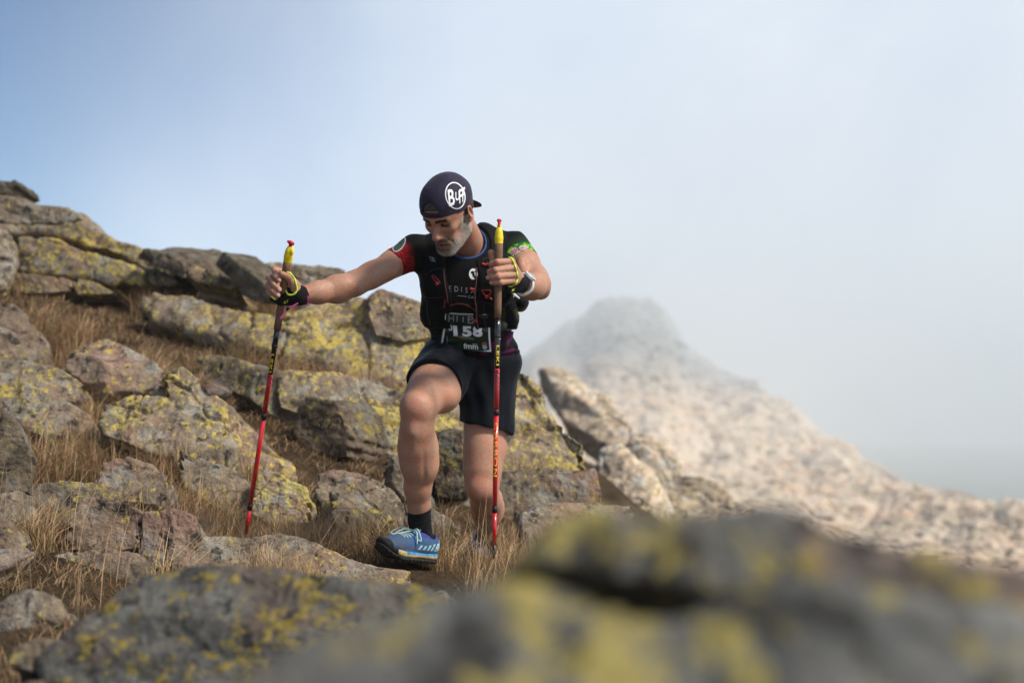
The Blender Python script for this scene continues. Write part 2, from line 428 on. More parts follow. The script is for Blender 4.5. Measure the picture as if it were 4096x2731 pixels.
# the sunlit mountain running away to the cloud-covered summit
SKY_U = [1700, 1900, 2080, 2130, 2200, 2310, 2390, 2450, 2520, 2590, 2650, 2700, 2745, 2850, 3000, 3150, 3300, 3450, 3600, 3700, 3850, 3950, 4096, 4400, 4800]
SKY_V = [1560, 1470, 1385, 1345, 1312, 1285, 1205, 1182, 1172, 1178, 1200, 1255, 1325, 1402, 1500, 1608, 1708, 1800, 1880, 1912, 1950, 1985, 2048, 2170, 2330]
TOP_Y = np.interp
def mountain():
    us = np.linspace(1700, 4800, 470); nv = 300; V = []
    vt = np.interp(us, SKY_U, SKY_V)
    yt = np.interp(us, [1700, 2080, 2300, 2560, 2750, 3000, 3300, 3600, 3900, 4096, 4800], [950, 1400, 1850, 2350, 1950, 1350, 700, 340, 190, 140, 95])
    yb = np.interp(us, [1700, 2300, 2900, 3500, 4096, 4800], [26, 30, 42, 56, 64, 55])
    s = np.linspace(0, 1, nv)[None, :]; vv = 2560 + (vt[:, None] - 2560) * s
    Yv = yb[:, None] * (yt / yb)[:, None] ** (s ** 1.25)
    dz_ = (CY - vv) / F_PX; c_, s_ = math.cos(PITCH), math.sin(PITCH); yy = c_ - dz_ * s_
    G = CAM + np.stack([(us[:, None] - CX) / F_PX + 0 * vv, yy, s_ + dz_ * c_], -1) * (Yv / yy)[..., None]
    D = G[..., 1:2]
    q = G / np.maximum(D, 1) ** 0.75
    n1 = fbm(q * np.array([2.2, 0.8, 3.0]) + 3, 3); n2 = fbm(q * np.array([9, 3.5, 12]) + 9, 3)
    fall = 1 - 0.35 * sstep(0.96, 1.0, np.linspace(0, 1, nv))[None, :]
    dz = (0.010 * n1 + 0.0050 * np.abs(n2)) * D[..., 0] * fall
    G[..., 2] += dz - 0.004 * D[..., 0]
    # back side falls away behind the skyline
    back = []
    for k in range(1, 7):
        b = G[:, -1].copy(); b[:, 1] += k * k * 20.0; b[:, 2] -= k * k * 11.0; b[:, 2] = np.maximum(b[:, 2], -84); back.append(b[:, None])
    G = np.concatenate([G] + back, 1)
    n, m = G.shape[:2]; i = np.arange(n * m).reshape(n, m)
    Q = np.stack([i[:-1, :-1], i[1:, :-1], i[1:, 1:], i[:-1, 1:]], -1).reshape(-1, 4)
    return G.reshape(-1, 3), Q, G
mt = M('pale mountain rock'); mp = mt.pos()
vm = mt.n('ShaderNodeVectorMath', operation='MULTIPLY'); mt.l(mp, vm.inputs[0]); vm.inputs[1].default_value = (0.55, 0.22, 0.75); mp = vm.outputs[0]
a = mt.noise(mp, 0.55, 7, 0.66); b = mt.noise(mp, 2.6, 6, 0.7); c = mt.noise(mp, 0.12, 4, 0.55)
col = mt.mix(mt.ramp(b, [(0.34, 0), (0.66, 1)]), (0.37, 0.275, 0.195), (0.88, 0.77, 0.63))
col = mt.mix(mt.ramp(c, [(0.45, 0), (0.62, 0.8)]), col, mt.mix(b, (0.50, 0.32, 0.20), (0.84, 0.63, 0.47)))
col = mt.mix(mt.ramp(a, [(0.50, 0), (0.60, 0.65)]), col, mt.mix(b, (0.38, 0.33, 0.19), (0.64, 0.56, 0.38)))
d = mt.noise(mp, 1.5, 5, 0.6, 0.4); col = mt.mix(mt.ramp(d, [(0.58, 0), (0.64, 0.9)]), col, (0.085, 0.085, 0.045))
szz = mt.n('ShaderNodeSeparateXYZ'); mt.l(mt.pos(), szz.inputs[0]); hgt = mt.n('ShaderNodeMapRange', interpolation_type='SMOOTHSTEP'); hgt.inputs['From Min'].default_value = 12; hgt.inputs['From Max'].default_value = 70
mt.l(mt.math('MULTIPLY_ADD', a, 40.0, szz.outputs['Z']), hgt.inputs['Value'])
col = mt.mix(mt.math('MULTIPLY', hgt.outputs[0], 0.9), col, mt.mix(b, (0.10, 0.105, 0.10), (0.24, 0.245, 0.235)))       # cloud shade on the summit, painted into the rock colour by height
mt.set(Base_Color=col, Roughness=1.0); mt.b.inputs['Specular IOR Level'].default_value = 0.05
mt.l(mt.bump(b, 0.8, 0.22), mt.b.inputs['Normal'])
V, Q, MG = mountain()
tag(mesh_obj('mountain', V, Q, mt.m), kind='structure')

# boulder scree strewn over the near flank of the mountain
def scree(n):
    rg = np.random.default_rng(3); bm_ = bmesh.new(); bmesh.ops.create_icosphere(bm_, subdivisions=1, radius=1.0); A = np.array([v.co for v in bm_.verts]); Fq = np.array([[v.index for v in f.verts] for f in bm_.faces]); bm_.free()
    ii = rg.integers(90, 460, n); jj = (rg.random(n) ** 0.8 * 285).astype(int); c = MG[ii, jj]; sz = c[:, 1] * np.exp(rg.normal(-6.15, 0.6, n))
    V = A[None] * (1 + 0.28 * rg.normal(size=(n, len(A), 1))) * np.array([1.2, 1.0, 0.8]) * sz[:, None, None] * rg.uniform(0.7, 1.3, (n, 1, 3)) + c[:, None]
    return V.reshape(-1, 3), (Fq[None] + np.arange(n)[:, None, None] * len(A)).reshape(-1, 3)
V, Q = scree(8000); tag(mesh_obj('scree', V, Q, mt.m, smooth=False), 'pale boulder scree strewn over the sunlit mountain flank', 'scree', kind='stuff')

# ------------------------------------------------------------------ rocks
S = 4096 / 2352.0
def hillY(v):       # depth at which the hillside is met, going up the picture
    return float(np.interp(v, [857, 1052, 1327, 1715, 2250, 2400, 2500, 2731, 3000], [11, 9.5, 8.0, 6.5, 5.14, 4.1, 3.6, 2.82, 2.3]))
def poly_sd(px, py, poly):
    d = np.full(px.shape, 1e9); s = np.ones(px.shape); n = len(poly)
    for i in range(n):
        ax_, ay = poly[i]; bx, by = poly[(i - 1) % n]; ex, ey = bx - ax_, by - ay; wx, wy = px - ax_, py - ay
        t = np.clip((wx * ex + wy * ey) / max(ex * ex + ey * ey, 1e-12), 0, 1)
        d = np.minimum(d, (wx - ex * t) ** 2 + (wy - ey * t) ** 2)
        c1 = py >= ay; c2 = py < by; c3 = ex * wy > ey * wx
        s = np.where((c1 & c2 & c3) | (~c1 & ~c2 & ~c3), -s, s)
    return s * np.sqrt(d)
RN = [0]; G1, G2, G4 = 'slabs of the skyline outcrop', 'hillside boulders behind the runner', 'low rocks beside the path'
def rock(poly, label=None, Y0=None, tilt=28, yaw=0, thick=0.5, res=70, lichen=0.5, pink=0.4, lum=1.0, cat='boulder', group=None,
         name='boulder', rough=1.0, texscale=1.0, native=False, soft=0.22, strata=0.0, chip=1.0, skirt=None, cool=0.0):
    res = int(res * 0.9); RN[0] += 1; seed = RN[0]; rg = np.random.default_rng(seed)
    poly = np.array(poly, float) * (1 if native else S)
    vb = poly[:, 1].max(); Y0 = hillY(vb) if Y0 is None else Y0
    ta, ya = R_(tilt), R_(yaw)
    n = np.array([-math.sin(ya) * math.cos(ta), -math.cos(ya) * math.cos(ta), math.sin(ta)])
    a = np.array([math.cos(ya), -math.sin(ya), 0]); b = np.cross(a, n); b = b if b[2] > 0 else -b
    p0 = P(poly[:, 0].mean(), vb, Y0)
    L2 = []
    for u, v in poly:
        r = ray(u, v); t = ((p0 - CAM) @ n) / (r @ n); q = CAM + r * t - p0; L2.append((q @ a, q @ b))
    L2 = np.array(L2); lo, hi = L2.min(0), L2.max(0); size = (hi - lo).max(); small = (hi - lo).min()
    thick = min(max(thick, 0.3 * small), 0.75); h = size / res; mg = 0.10 * small + 3 * h
    ga = np.arange(lo[0] - mg, hi[0] + mg, h); gb = np.arange(lo[1] - mg - 0.22, hi[1] + mg, h); gc = np.arange(-thick - 0.06 * size - 2 * h, 0.10 * small + 4 * h, h)
    A2, B2 = np.meshgrid(ga, gb, indexing='ij'); d2 = poly_sd(A2, B2, L2)
    A, Bb, Cc = np.meshgrid(ga, gb, gc, indexing='ij'); d2 = d2[..., None] + 0 * Cc
    pw = np.stack([A, Bb, Cc], -1); wp = p0 + A[..., None] * a + Bb[..., None] * b + Cc[..., None] * n
    m = min(small, 0.9)
    sk = (0.10 if group == G2 or group == G4 else 0.0) if skirt is None else skirt
    if sk:                                                        # sunk into the turf below the visible edge
        for f_ in (0.5, 1.0): d2 = np.minimum(d2, poly_sd(A2, B2 + f_ * sk, L2)[..., None])
    d2 = d2 - 0.04 * m
    slab = np.abs(Cc + thick / 2) - thick / 2
    # chipped front faces and broken edges
    for i_ in range(9):
        fn_ = norm([rg.normal() * 0.40, rg.normal() * 0.40, 1.0])
        c0 = np.array([rg.uniform(lo[0], hi[0]), rg.uniform(lo[1], hi[1]), rg.uniform(-0.02, 0.07) * m])
        slab = np.maximum(slab, np.minimum((pw - c0) @ fn_, Cc + 0.17 * m * chip))
    for i_ in range(10):
        j_ = rg.integers(len(L2)); e_ = np.array([*L2[j_], -rg.uniform(0, 0.25) * thick]); ctr = np.array([*L2.mean(0), -0.6 * thick])
        fn_ = norm(norm(e_ - ctr) + rg.normal(size=3) * 0.35); slab = np.maximum(slab, np.minimum((pw - e_) @ fn_ + 0.05 * m, d2 + 0.08 * m * chip))
    k = soft * min(thick, small) * 0.6
    hh = np.maximum(k - np.abs(d2 - slab), 0) / k; d = np.maximum(d2, slab) + hh * hh * k * 0.25
    # surface nets on this one grid
    sh = np.array(d.shape) - 1; nc = int(sh.prod()); CI, CP, E = [], [], []; org = np.array([ga[0], gb[0], gc[0]])
    for x in range(3):
        s0 = [slice(None)] * 3; s1 = [slice(None)] * 3; s0[x] = slice(0, -1); s1[x] = slice(1, None)
        d0, d1 = d[tuple(s0)], d[tuple(s1)]; ch = (d0 < 0) != (d1 < 0); ii = np.argwhere(ch); e0, e1 = d0[ch], d1[ch]
        cp = org + ii * h; cp[:, x] += e0 / (e0 - e1) * h
        o1, o2 = [(1, 2), (2, 0), (0, 1)][x]; idx = []; ok = np.ones(len(ii), bool)
        for q_, r_ in ((0, 0), (1, 0), (1, 1), (0, 1)):
            g = ii.copy(); g[:, o1] -= q_; g[:, o2] -= r_; v_ = (g >= 0).all(1) & (g < sh).all(1); ok &= v_
            fl = np.where(v_, (g[:, 0] * sh[1] + g[:, 1]) * sh[2] + g[:, 2], -1); idx.append(fl); CI.append(fl[v_]); CP.append(cp[v_])
        E.append(np.where((e0 < 0)[:, None], np.stack(idx, 1), np.stack(idx, 1)[:, ::-1])[ok])
    CI = np.concatenate(CI); CP = np.concatenate(CP); uq, inv = np.unique(CI, return_inverse=True); cn = np.bincount(inv)
    pos = np.stack([np.bincount(inv, CP[:, j]) / cn for j in range(3)], 1); Qs = [np.searchsorted(uq, e) for e in E]
    Qs = np.concatenate(Qs)
    if np.dot(np.cross(a, b), n) < 0: Qs = Qs[:, ::-1]
    Wp = p0 + pos[:, :1] * a + pos[:, 1:2] * b + pos[:, 2:] * n
    fn_ = np.cross(Wp[Qs[:, 2]] - Wp[Qs[:, 0]], Wp[Qs[:, 3]] - Wp[Qs[:, 1]]); vn = np.zeros_like(Wp)
    for j_ in range(4): np.add.at(vn, Qs[:, j_], fn_)
    vn /= np.maximum(np.linalg.norm(vn, axis=1), 1e-12)[:, None]
    q = Wp / m; low = fbm(q * 1.6 + seed * 3.1, 2); mid = fbm(q * 4.6 + seed * 1.7, 3)
    bed = Wp @ norm([0.30, 0.15, 1.0]) + 0.06 * low * m
    lay = pn(np.stack([bed / (0.09 * m), low * 0.6 + seed, mid * 0.3], -1))            # uneven beds
    crk = np.abs(pn(q * 2.3 + seed * 5.0)); crk = np.clip(1 - crk / 0.045, 0, 1)
    for _ in range(3):                                                            # straight joints
        jn = norm(rg.normal(size=3) + np.array([0.3, 0, 0.8])); jd = (Wp - Wp[rg.integers(len(Wp))]) @ jn + 0.05 * m * low; crk = np.maximum(crk, 0.9 * np.clip(1 - np.abs(jd) / max(0.02 * m, 0.8 * h), 0, 1) * (mid > -0.25))
    fine = 1 - np.abs(fbm(q * 11.0 + seed, 2))
    dd = -0.05 * low - 0.022 * mid + (0.010 + 0.022 * strata) * lay - 0.048 * crk + 0.014 * (fine - 0.7)
    Wp = Wp + vn * (rough * m * dd)[:, None]
    base = np.array([Wp[:, 0].mean(), Wp[:, 1].mean(), Wp[:, 2].min()])
    o = mesh_obj(name, Wp, Qs, ROCK, base=base)
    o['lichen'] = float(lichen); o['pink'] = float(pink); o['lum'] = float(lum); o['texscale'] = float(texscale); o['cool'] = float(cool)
    tag(o, label, cat, group); return o


Z = 900 / 2352.0
def zz(pts, ox=0, oy=650): return [((ox + x * Z) / S, (oy + y * Z) / S) for x, y in pts]
rock(zz([(-300, 300), (150, 335), (350, 380), (560, 400), (720, 430), (800, 500), (825, 560), (700, 620), (400, 640), (-300, 640)]),
     'rounded top slab of the skyline outcrop, highest of its stack', 9.6, 15, 10, 1.4, 80, 0.45, 0.3, group=G1, strata=1)
rock(zz([(-300, 165), (30, 178), (95, 185), (120, 165), (160, 172), (175, 230), (120, 245), (105, 330), (-300, 330)]),
     'dark square stone standing on top of the skyline outcrop', 9.9, 5, 0, 0.5, 60, 0.1, 0.1, 0.55, group=G1)
rock(zz([(-300, 590), (500, 590), (830, 545), (1000, 640), (1200, 720), (1400, 790), (1495, 850), (1420, 930), (1390, 1010), (1240, 960), (1050, 890), (850, 860), (750, 790), (600, 740), (500, 715), (150, 725), (-300, 730)]),
     'long lichen slab capping the outcrop and running down to the right', 9.2, 22, 8, 1.6, 88, 0.6, 0.5, group=G1, strata=1)
rock(zz([(130, 735), (500, 730), (630, 770), (760, 860), (950, 895), (1100, 930), (1250, 985), (1400, 1075), (1480, 1160), (1510, 1245), (1430, 1280), (1250, 1250), (1150, 1285), (1000, 1225), (850, 1195), (750, 1190), (400, 1150), (130, 1120)]),
     'big yellow lichen block bulging under the capping slab', 9.05, 12, 6, 1.5, 88, 0.85, 0.5, group=G1)
rock(zz([(120, 1130), (400, 1155), (730, 1200), (735, 1290), (690, 1350), (300, 1370), (80, 1340)]),
     'reddish block at the foot of the big lichen block, by the upper grass', 8.95, 10, 5, 1.0, 60, 0.5, 0.9, group=G1)
rock(zz([(810, 1205), (950, 1225), (1100, 1285), (1220, 1365), (1000, 1385), (775, 1375), (775, 1290)]),
     'small wedge stone tucked under the overhanging lichen block', 8.95, 10, 0, 0.6, 50, 0.55, 0.8, group=G1)
rock(zz([(-300, 640), (80, 680), (150, 760), (168, 900), (150, 1100), (130, 1200), (60, 1330), (-300, 1400)]),
     'pale grey upright block left of the big lichen block', 8.8, 8, -20, 0.8, 60, 0.4, 0.1, 1.25, group=G1)
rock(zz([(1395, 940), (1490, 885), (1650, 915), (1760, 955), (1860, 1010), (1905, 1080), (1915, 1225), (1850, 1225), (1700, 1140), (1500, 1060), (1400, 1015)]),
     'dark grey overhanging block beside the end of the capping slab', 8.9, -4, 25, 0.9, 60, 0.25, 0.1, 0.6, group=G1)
rock(zz([(1400, 1030), (1500, 1065), (1700, 1150), (1870, 1240), (1750, 1275), (1540, 1290), (1480, 1180)]),
     'smooth grey wedge under the dark overhanging block', 9.0, 10, 20, 0.7, 50, 0.1, 0.1, 0.75, group=G1)
rock(zz([(1640, 900), (1900, 975), (2100, 1040), (2300, 1105), (2440, 1180), (2480, 1270), (2350, 1290), (2100, 1230), (1920, 1180), (1880, 1030)]),
     'yellow speckled slab sloping down from the dark block to the pointed stone', 8.75, 25, 10, 1.0, 80, 0.65, 0.3, group=G1)
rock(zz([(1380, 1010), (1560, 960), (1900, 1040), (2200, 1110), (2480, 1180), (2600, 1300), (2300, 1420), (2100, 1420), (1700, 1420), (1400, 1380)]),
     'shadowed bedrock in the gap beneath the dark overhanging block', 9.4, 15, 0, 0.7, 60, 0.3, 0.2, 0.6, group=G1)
rock([(305, 655), (345, 640), (420, 652), (520, 678), (620, 698), (690, 718), (770, 768), (795, 832), (740, 832), (690, 818), (600, 782), (520, 752), (420, 722), (340, 698), (308, 686)],
     'long pale slab with a deep dark gap under it', 8.0, 38, 12, 0.45, 110, 0.6, 0.35, group=G2, strata=0.6, skirt=0)
rock([(497, 606), (513, 582), (560, 618), (600, 648), (625, 684), (600, 692), (560, 676), (538, 645)],
     'pointed dark fin of rock standing against the sky', 8.55, 0, 30, 0.3, 70, 0.15, 0.1, 0.55, group=G2, rough=0.2, chip=0.0, soft=0.02, skirt=0)
rock([(545, 598), (640, 591), (740, 599), (790, 609), (803, 626), (800, 660), (700, 668), (620, 668), (575, 630)],
     'low broad ledge on the skyline behind the outstretched arm', 9.1, 22, -5, 1.2, 80, 0.35, 0.3, 1.05, group=G2, strata=1)
rock([(610, 690), (700, 655), (800, 640), (880, 652), (940, 672), (990, 688), (1010, 740), (1010, 850), (950, 868), (870, 858), (800, 838), (760, 780), (700, 722)],
     'broad yellow lichen boulder under the outstretched arm', 7.9, 36, -5, 1.2, 110, 0.85, 0.35, 1.12, group=G2)
rock([(838, 668), (880, 652), (940, 671), (990, 690), (1010, 735), (930, 745), (860, 730)],
     'grey slab on the skyline beside the runner\'s chest', 8.15, 20, -10, 0.7, 70, 0.4, 0.35, 1.05, group=G2)
rock([(640, 815), (760, 830), (870, 858), (950, 868), (1080, 890), (1080, 1010), (1000, 1000), (930, 1000), (860, 1010), (800, 1000), (765, 940), (700, 905), (625, 880)],
     'wide lichen mass behind the runner\'s raised thigh', 7.15, 34, -8, 1.0, 110, 0.8, 0.3, 1.1, group=G2)
rock([(425, 792), (520, 800), (600, 822), (650, 848), (725, 868), (755, 940), (700, 955), (640, 930), (600, 905), (560, 870), (480, 845), (430, 820)],
     'shaded grey boulder in the gap below the long pale slab', 7.3, 25, 15, 0.5, 80, 0.5, 0.2, 0.8, group=G2)
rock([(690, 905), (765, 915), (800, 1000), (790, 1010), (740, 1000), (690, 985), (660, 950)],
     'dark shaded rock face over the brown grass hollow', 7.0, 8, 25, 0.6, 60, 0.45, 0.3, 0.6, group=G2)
rock([(-60, 660), (40, 675), (80, 708), (122, 770), (130, 810), (60, 800), (-60, 800)],
     'grey sloping boulder at the edge of the upper grass', 7.7, 30, -25, 0.6, 60, 0.35, 0.3, 0.85, group=G2)
rock([(140, 800), (170, 770), (230, 752), (330, 790), (385, 835), (330, 855), (270, 850), (190, 830)],
     'low pinkish rock ringed by tawny grass tufts', 7.2, 45, 5, 0.5, 60, 0.45, 0.9, 1.1, group=G2)
rock([(-60, 795), (60, 803), (150, 825), (205, 862), (150, 885), (60, 865), (-60, 860)],
     'flat lichen rock below the grey sloping boulder', 7.05, 48, 0, 0.5, 60, 0.6, 0.4, group=G2)
rock([(-60, 845), (60, 858), (130, 884), (212, 928), (205, 955), (120, 948), (40, 915), (-60, 905)],
     'long flat rock streaked with lichen above the dark left crag', 6.8, 46, 5, 0.5, 70, 0.55, 0.6, group=G2)
rock([(-80, 890), (10, 905), (32, 945), (62, 1000), (92, 1068), (85, 1105), (40, 1125), (-80, 1140)],
     'dark crumbly crag with orange stains beside the grass', 5.6, 10, -30, 0.5, 80, 0.3, 0.75, 0.62, group=G2, strata=1)
rock([(215, 905), (290, 868), (350, 876), (430, 888), (512, 900), (532, 968), (545, 1035), (520, 1065), (440, 1035), (400, 1005), (310, 985), (235, 955)],
     'large grey and yellow boulder in the middle of the slope', 6.35, 40, 8, 0.7, 110, 0.72, 0.5, 1.1, group=G2)
rock([(365, 812), (430, 803), (480, 838), (560, 918), (640, 988), (695, 1052), (680, 1075), (620, 1045), (560, 985), (520, 922), (450, 893), (390, 862)],
     'long diagonal slab crusted with yellow lichen', 6.5, 34, -22, 0.4, 110, 0.75, 0.35, 1.1, group=G2)
rock([(398, 1000), (440, 1020), (500, 1050), (560, 1068), (598, 1112), (560, 1135), (480, 1105), (420, 1060)],
     'grey slab leaning below the middle boulder, left of the red pole', 6.05, 35, -10, 0.35, 80, 0.4, 0.5, group=G2)
rock([(590, 1055), (650, 1078), (702, 1108), (722, 1145), (680, 1150), (620, 1148), (575, 1125)],
     'orange and yellow spotted rock right behind the lower pole shaft', 5.95, 38, 0, 0.35, 70, 0.85, 0.8, 1.1, group=G2)
rock([(715, 1062), (760, 1048), (830, 1058), (900, 1088), (936, 1140), (925, 1178), (860, 1178), (800, 1138), (740, 1115)],
     'smooth reddish slab behind the runner\'s front calf', 6.15, 42, -5, 0.45, 80, 0.1, 1.0, 1.0, group=G2)
rock([(755, 1115), (820, 1092), (872, 1140), (915, 1180), (885, 1198), (830, 1190), (765, 1148)],
     'lichen dotted rock leaning on the smooth reddish slab', 5.85, 34, -12, 0.35, 70, 0.6, 0.5, 1.0, group=G2)
rock([(868, 1025), (902, 1045), (935, 1115), (940, 1165), (905, 1130), (880, 1080)],
     'narrow grey rock edge just left of the front shin', 6.3, 15, 20, 0.3, 50, 0.3, 0.2, 0.75, group=G2)
rock([(940, 1155), (985, 1150), (1030, 1175), (1055, 1205), (1010, 1215), (960, 1195)],
     'low grey stone between the runner\'s two feet', 5.9, 40, 0, 0.25, 50, 0.45, 0.3, 1.0, group=G2)
rock([(1040, 880), (1140, 800), (1205, 810), (1235, 830), (1262, 870), (1272, 920), (1300, 940), (1372, 990), (1374, 1045), (1345, 1066), (1250, 1056), (1150, 1058), (1050, 1052), (1030, 950)],
     'ochre lichen cliff right behind the runner\'s shorts', 7.3, 24, -12, 0.9, 110, 0.9, 0.4, 1.15, group=G2)
rock([(1040, 1040), (1150, 1066), (1250, 1058), (1375, 1062), (1395, 1120), (1385, 1170), (1250, 1180), (1120, 1165), (1040, 1120)],
     'brown block at the foot of the ochre cliff', 6.9, 18, -5, 0.7, 80, 0.45, 0.8, 0.95, group=G2)
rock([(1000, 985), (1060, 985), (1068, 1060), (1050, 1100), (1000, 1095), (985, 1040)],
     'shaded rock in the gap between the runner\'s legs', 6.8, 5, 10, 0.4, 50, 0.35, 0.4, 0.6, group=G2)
rock([(1195, 1168), (1270, 1142), (1380, 1140), (1470, 1145), (1400, 1190), (1290, 1225), (1200, 1215)],
     'flat pale ledge running out to the right behind the rear foot', 6.2, 50, -10, 0.3, 80, 0.25, 0.5, 1.1, group=G2)
G3 = 'sunlit pale rocks past the ridge'
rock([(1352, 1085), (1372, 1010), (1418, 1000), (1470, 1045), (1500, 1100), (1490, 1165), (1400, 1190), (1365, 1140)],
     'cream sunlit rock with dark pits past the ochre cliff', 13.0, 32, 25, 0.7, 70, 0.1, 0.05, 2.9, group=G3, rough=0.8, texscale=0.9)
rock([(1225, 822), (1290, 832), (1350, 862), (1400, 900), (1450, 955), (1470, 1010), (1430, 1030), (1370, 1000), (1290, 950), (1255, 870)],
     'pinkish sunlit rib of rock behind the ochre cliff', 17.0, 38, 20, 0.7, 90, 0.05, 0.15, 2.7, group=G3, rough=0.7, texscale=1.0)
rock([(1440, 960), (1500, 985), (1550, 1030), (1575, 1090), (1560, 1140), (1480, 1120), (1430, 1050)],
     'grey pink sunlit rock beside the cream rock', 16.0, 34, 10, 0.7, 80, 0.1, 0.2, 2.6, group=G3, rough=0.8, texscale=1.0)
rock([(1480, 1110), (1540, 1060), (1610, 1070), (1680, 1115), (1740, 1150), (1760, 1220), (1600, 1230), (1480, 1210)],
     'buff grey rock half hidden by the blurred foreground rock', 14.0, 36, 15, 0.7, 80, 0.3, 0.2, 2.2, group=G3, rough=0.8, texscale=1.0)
rock([(415, 1240), (440, 1216), (500, 1218), (560, 1222), (640, 1215), (720, 1234), (800, 1268), (870, 1294), (950, 1300), (920, 1335), (600, 1340), (430, 1300)],
     'flat lichen rock where the left pole is planted', 4.95, 48, 0, 0.35, 120, 0.5, 0.45, 1.05, group=G4, rough=0.5, chip=0.3)
rock([(75, 1275), (120, 1255), (240, 1240), (320, 1258), (358, 1284), (340, 1320), (200, 1320), (80, 1305)],
     'flat grey rock with yellow flecks between grass and foreground slab', 4.7, 48, 5, 0.3, 80, 0.35, 0.5, 0.95, group=G4)
rock([(-60, 1165), (20, 1180), (70, 1215), (85, 1240), (30, 1262), (-60, 1265)],
     'rounded grey rock with yellow spots low at the grass edge', 4.6, 30, -20, 0.3, 60, 0.4, 0.3, 0.85, group=G4)
rock([(40, 1120), (90, 1098), (160, 1090), (230, 1098), (262, 1120), (275, 1150), (220, 1160), (100, 1150)],
     'mossy rock with a bright yellow lichen patch at its corner', 5.15, 35, 0, 0.3, 70, 0.55, 0.4, 0.8, group=G4)
rock([(155, 1165), (180, 1135), (235, 1130), (290, 1150), (340, 1175), (330, 1195), (250, 1205), (170, 1200)],
     'grey boulder leaning on the mossy rock', 5.0, 30, 5, 0.3, 60, 0.4, 0.5, 0.95, group=G4)
rock([(325, 1170), (400, 1160), (432, 1172), (440, 1205), (420, 1235), (360, 1240), (315, 1215)],
     'speckled brown stone at the left end of the pole rock', 4.95, 22, 0, 0.3, 60, 0.35, 0.8, 0.85, group=G4)
rock([(222, 1045), (290, 1038), (350, 1055), (388, 1085), (370, 1105), (290, 1100), (230, 1080)],
     'pinkish flat stone with a yellow rim amid the tawny grass', 5.75, 42, 5, 0.25, 60, 0.35, 0.9, 1.0, group=G4)
rock([(-40, 1130), (40, 1118), (85, 1128), (88, 1150), (30, 1162), (-40, 1165)],
     'thin slate grey slab lying in the heather', 5.05, 50, 0, 0.15, 50, 0.1, 0.1, 0.95, group=G4)
rock([(395, 1285), (440, 1270), (470, 1300), (430, 1330), (390, 1320)],
     'small pink granite stone wedged beside the pole rock', 4.55, 30, 0, 0.2, 45, 0.1, 1.0, 1.1, group=G4)
G5 = 'blurred rocks close to the camera'
rock([(-80, 1400), (0, 1360), (60, 1330), (120, 1350), (150, 1400), (90, 1460), (-80, 1480)],
     'blurred pinkish stone in the near corner of the turf', 3.7, 35, 0, 0.3, 50, 0.2, 0.9, 0.85, group=G5)
rock([(20, 1480), (80, 1455), (160, 1462), (200, 1490), (180, 1530), (60, 1540), (10, 1520)],
     'rounded grey cobble at the foot of the dark foreground slab', 3.0, 30, 0, 0.25, 50, 0.15, 0.6, 0.85, group=G5)
rock([(-60, 1560), (60, 1545), (180, 1550), (220, 1600), (100, 1680), (-60, 1680)],
     'blurred brown stone below the rounded cobble', 2.65, 35, 0, 0.3, 50, 0.1, 0.7, 0.8, group=G5)
rock([(60, 1500), (200, 1388), (330, 1312), (420, 1291), (520, 1283), (640, 1290), (760, 1298), (860, 1304), (980, 1318), (1100, 1400), (1000, 1560), (800, 1680), (200, 1700), (100, 1600)],
     'dark lichen slab filling the near left of the path', 2.62, 44, 6, 0.5, 130, 0.55, 0.5, 0.55, group=G5, rough=0.45, chip=0.25, cool=0.7)
rock([(330, 1560), (480, 1490), (600, 1440), (760, 1395), (900, 1362), (985, 1318), (1060, 1290), (1180, 1276), (1300, 1296), (1420, 1328), (1560, 1345), (1660, 1330), (1740, 1290), (1840, 1268), (1980, 1300), (2150, 1330), (2500, 1370), (2500, 2000), (300, 2000)],
     'large out-of-focus foreground rock with yellow lichen patches', 0.80, 40, -6, 0.5, 115, 0.66, 0.12, 0.74, group=G5, rough=0.75, texscale=0.85, chip=0.4, cool=0.85)
rock([(1150, 1300), (1200, 1262), (1238, 1222), (1290, 1176), (1380, 1148), (1500, 1158), (1640, 1162), (1720, 1146), (1780, 1142), (1860, 1168), (1950, 1204), (2100, 1254), (2240, 1284), (2460, 1306), (2500, 1460), (2200, 1440), (1900, 1385), (1700, 1372), (1500, 1340), (1300, 1305)],
     'out-of-focus upper block overhanging a dark crevice of the foreground rock', 1.06, 14, -4, 0.45, 115, 0.62, 0.45, 0.74, group=G5, rough=0.8, texscale=0.85, chip=0.4, cool=0.7)





# ==================================================================== the runner
skin = M('skin'); c_ = skin.attr('Col'); sp = skin.pos()
n1 = skin.noise(sp, 26, 4, 0.6); n2 = skin.noise(sp, 210, 3, 0.6); n3 = skin.noise(sp, 95, 2, 0.5)
cc = skin.mix(skin.ramp(n1, [(0.35, 0), (0.68, 1)]), skin.mix(1.0, c_, (1.05, 0.86, 0.80), 'MULTIPLY'), skin.mix(1.0, c_, (0.97, 1.05, 1.06), 'MULTIPLY'))
ba = skin.attr('Col', out='Alpha'); bn = skin.noise(sp, 420, 2, 0.6)
cc = skin.mix(skin.math('MULTIPLY', ba, skin.ramp(bn, [(0.36, 1.0), (0.56, 0.12)])), (0.40, 0.235, 0.165), cc) if False else cc
cc = skin.mix(skin.math('MULTIPLY', ba, skin.ramp(bn, [(0.40, 0.0), (0.60, 0.75)])), cc, skin.mix(1.0, cc, (0.42, 0.36, 0.32), 'MULTIPLY'))
cc = skin.mix(skin.ramp(n2, [(0.3, 0.0), (0.7, 1)]), skin.mix(1.0, cc, (0.80, 0.77, 0.75), 'MULTIPLY'), cc)
cc = skin.mix(skin.ramp(n3, [(0.70, 0), (0.76, 0.5)]), cc, skin.mix(1.0, cc, (0.5, 0.4, 0.35), 'MULTIPLY'))
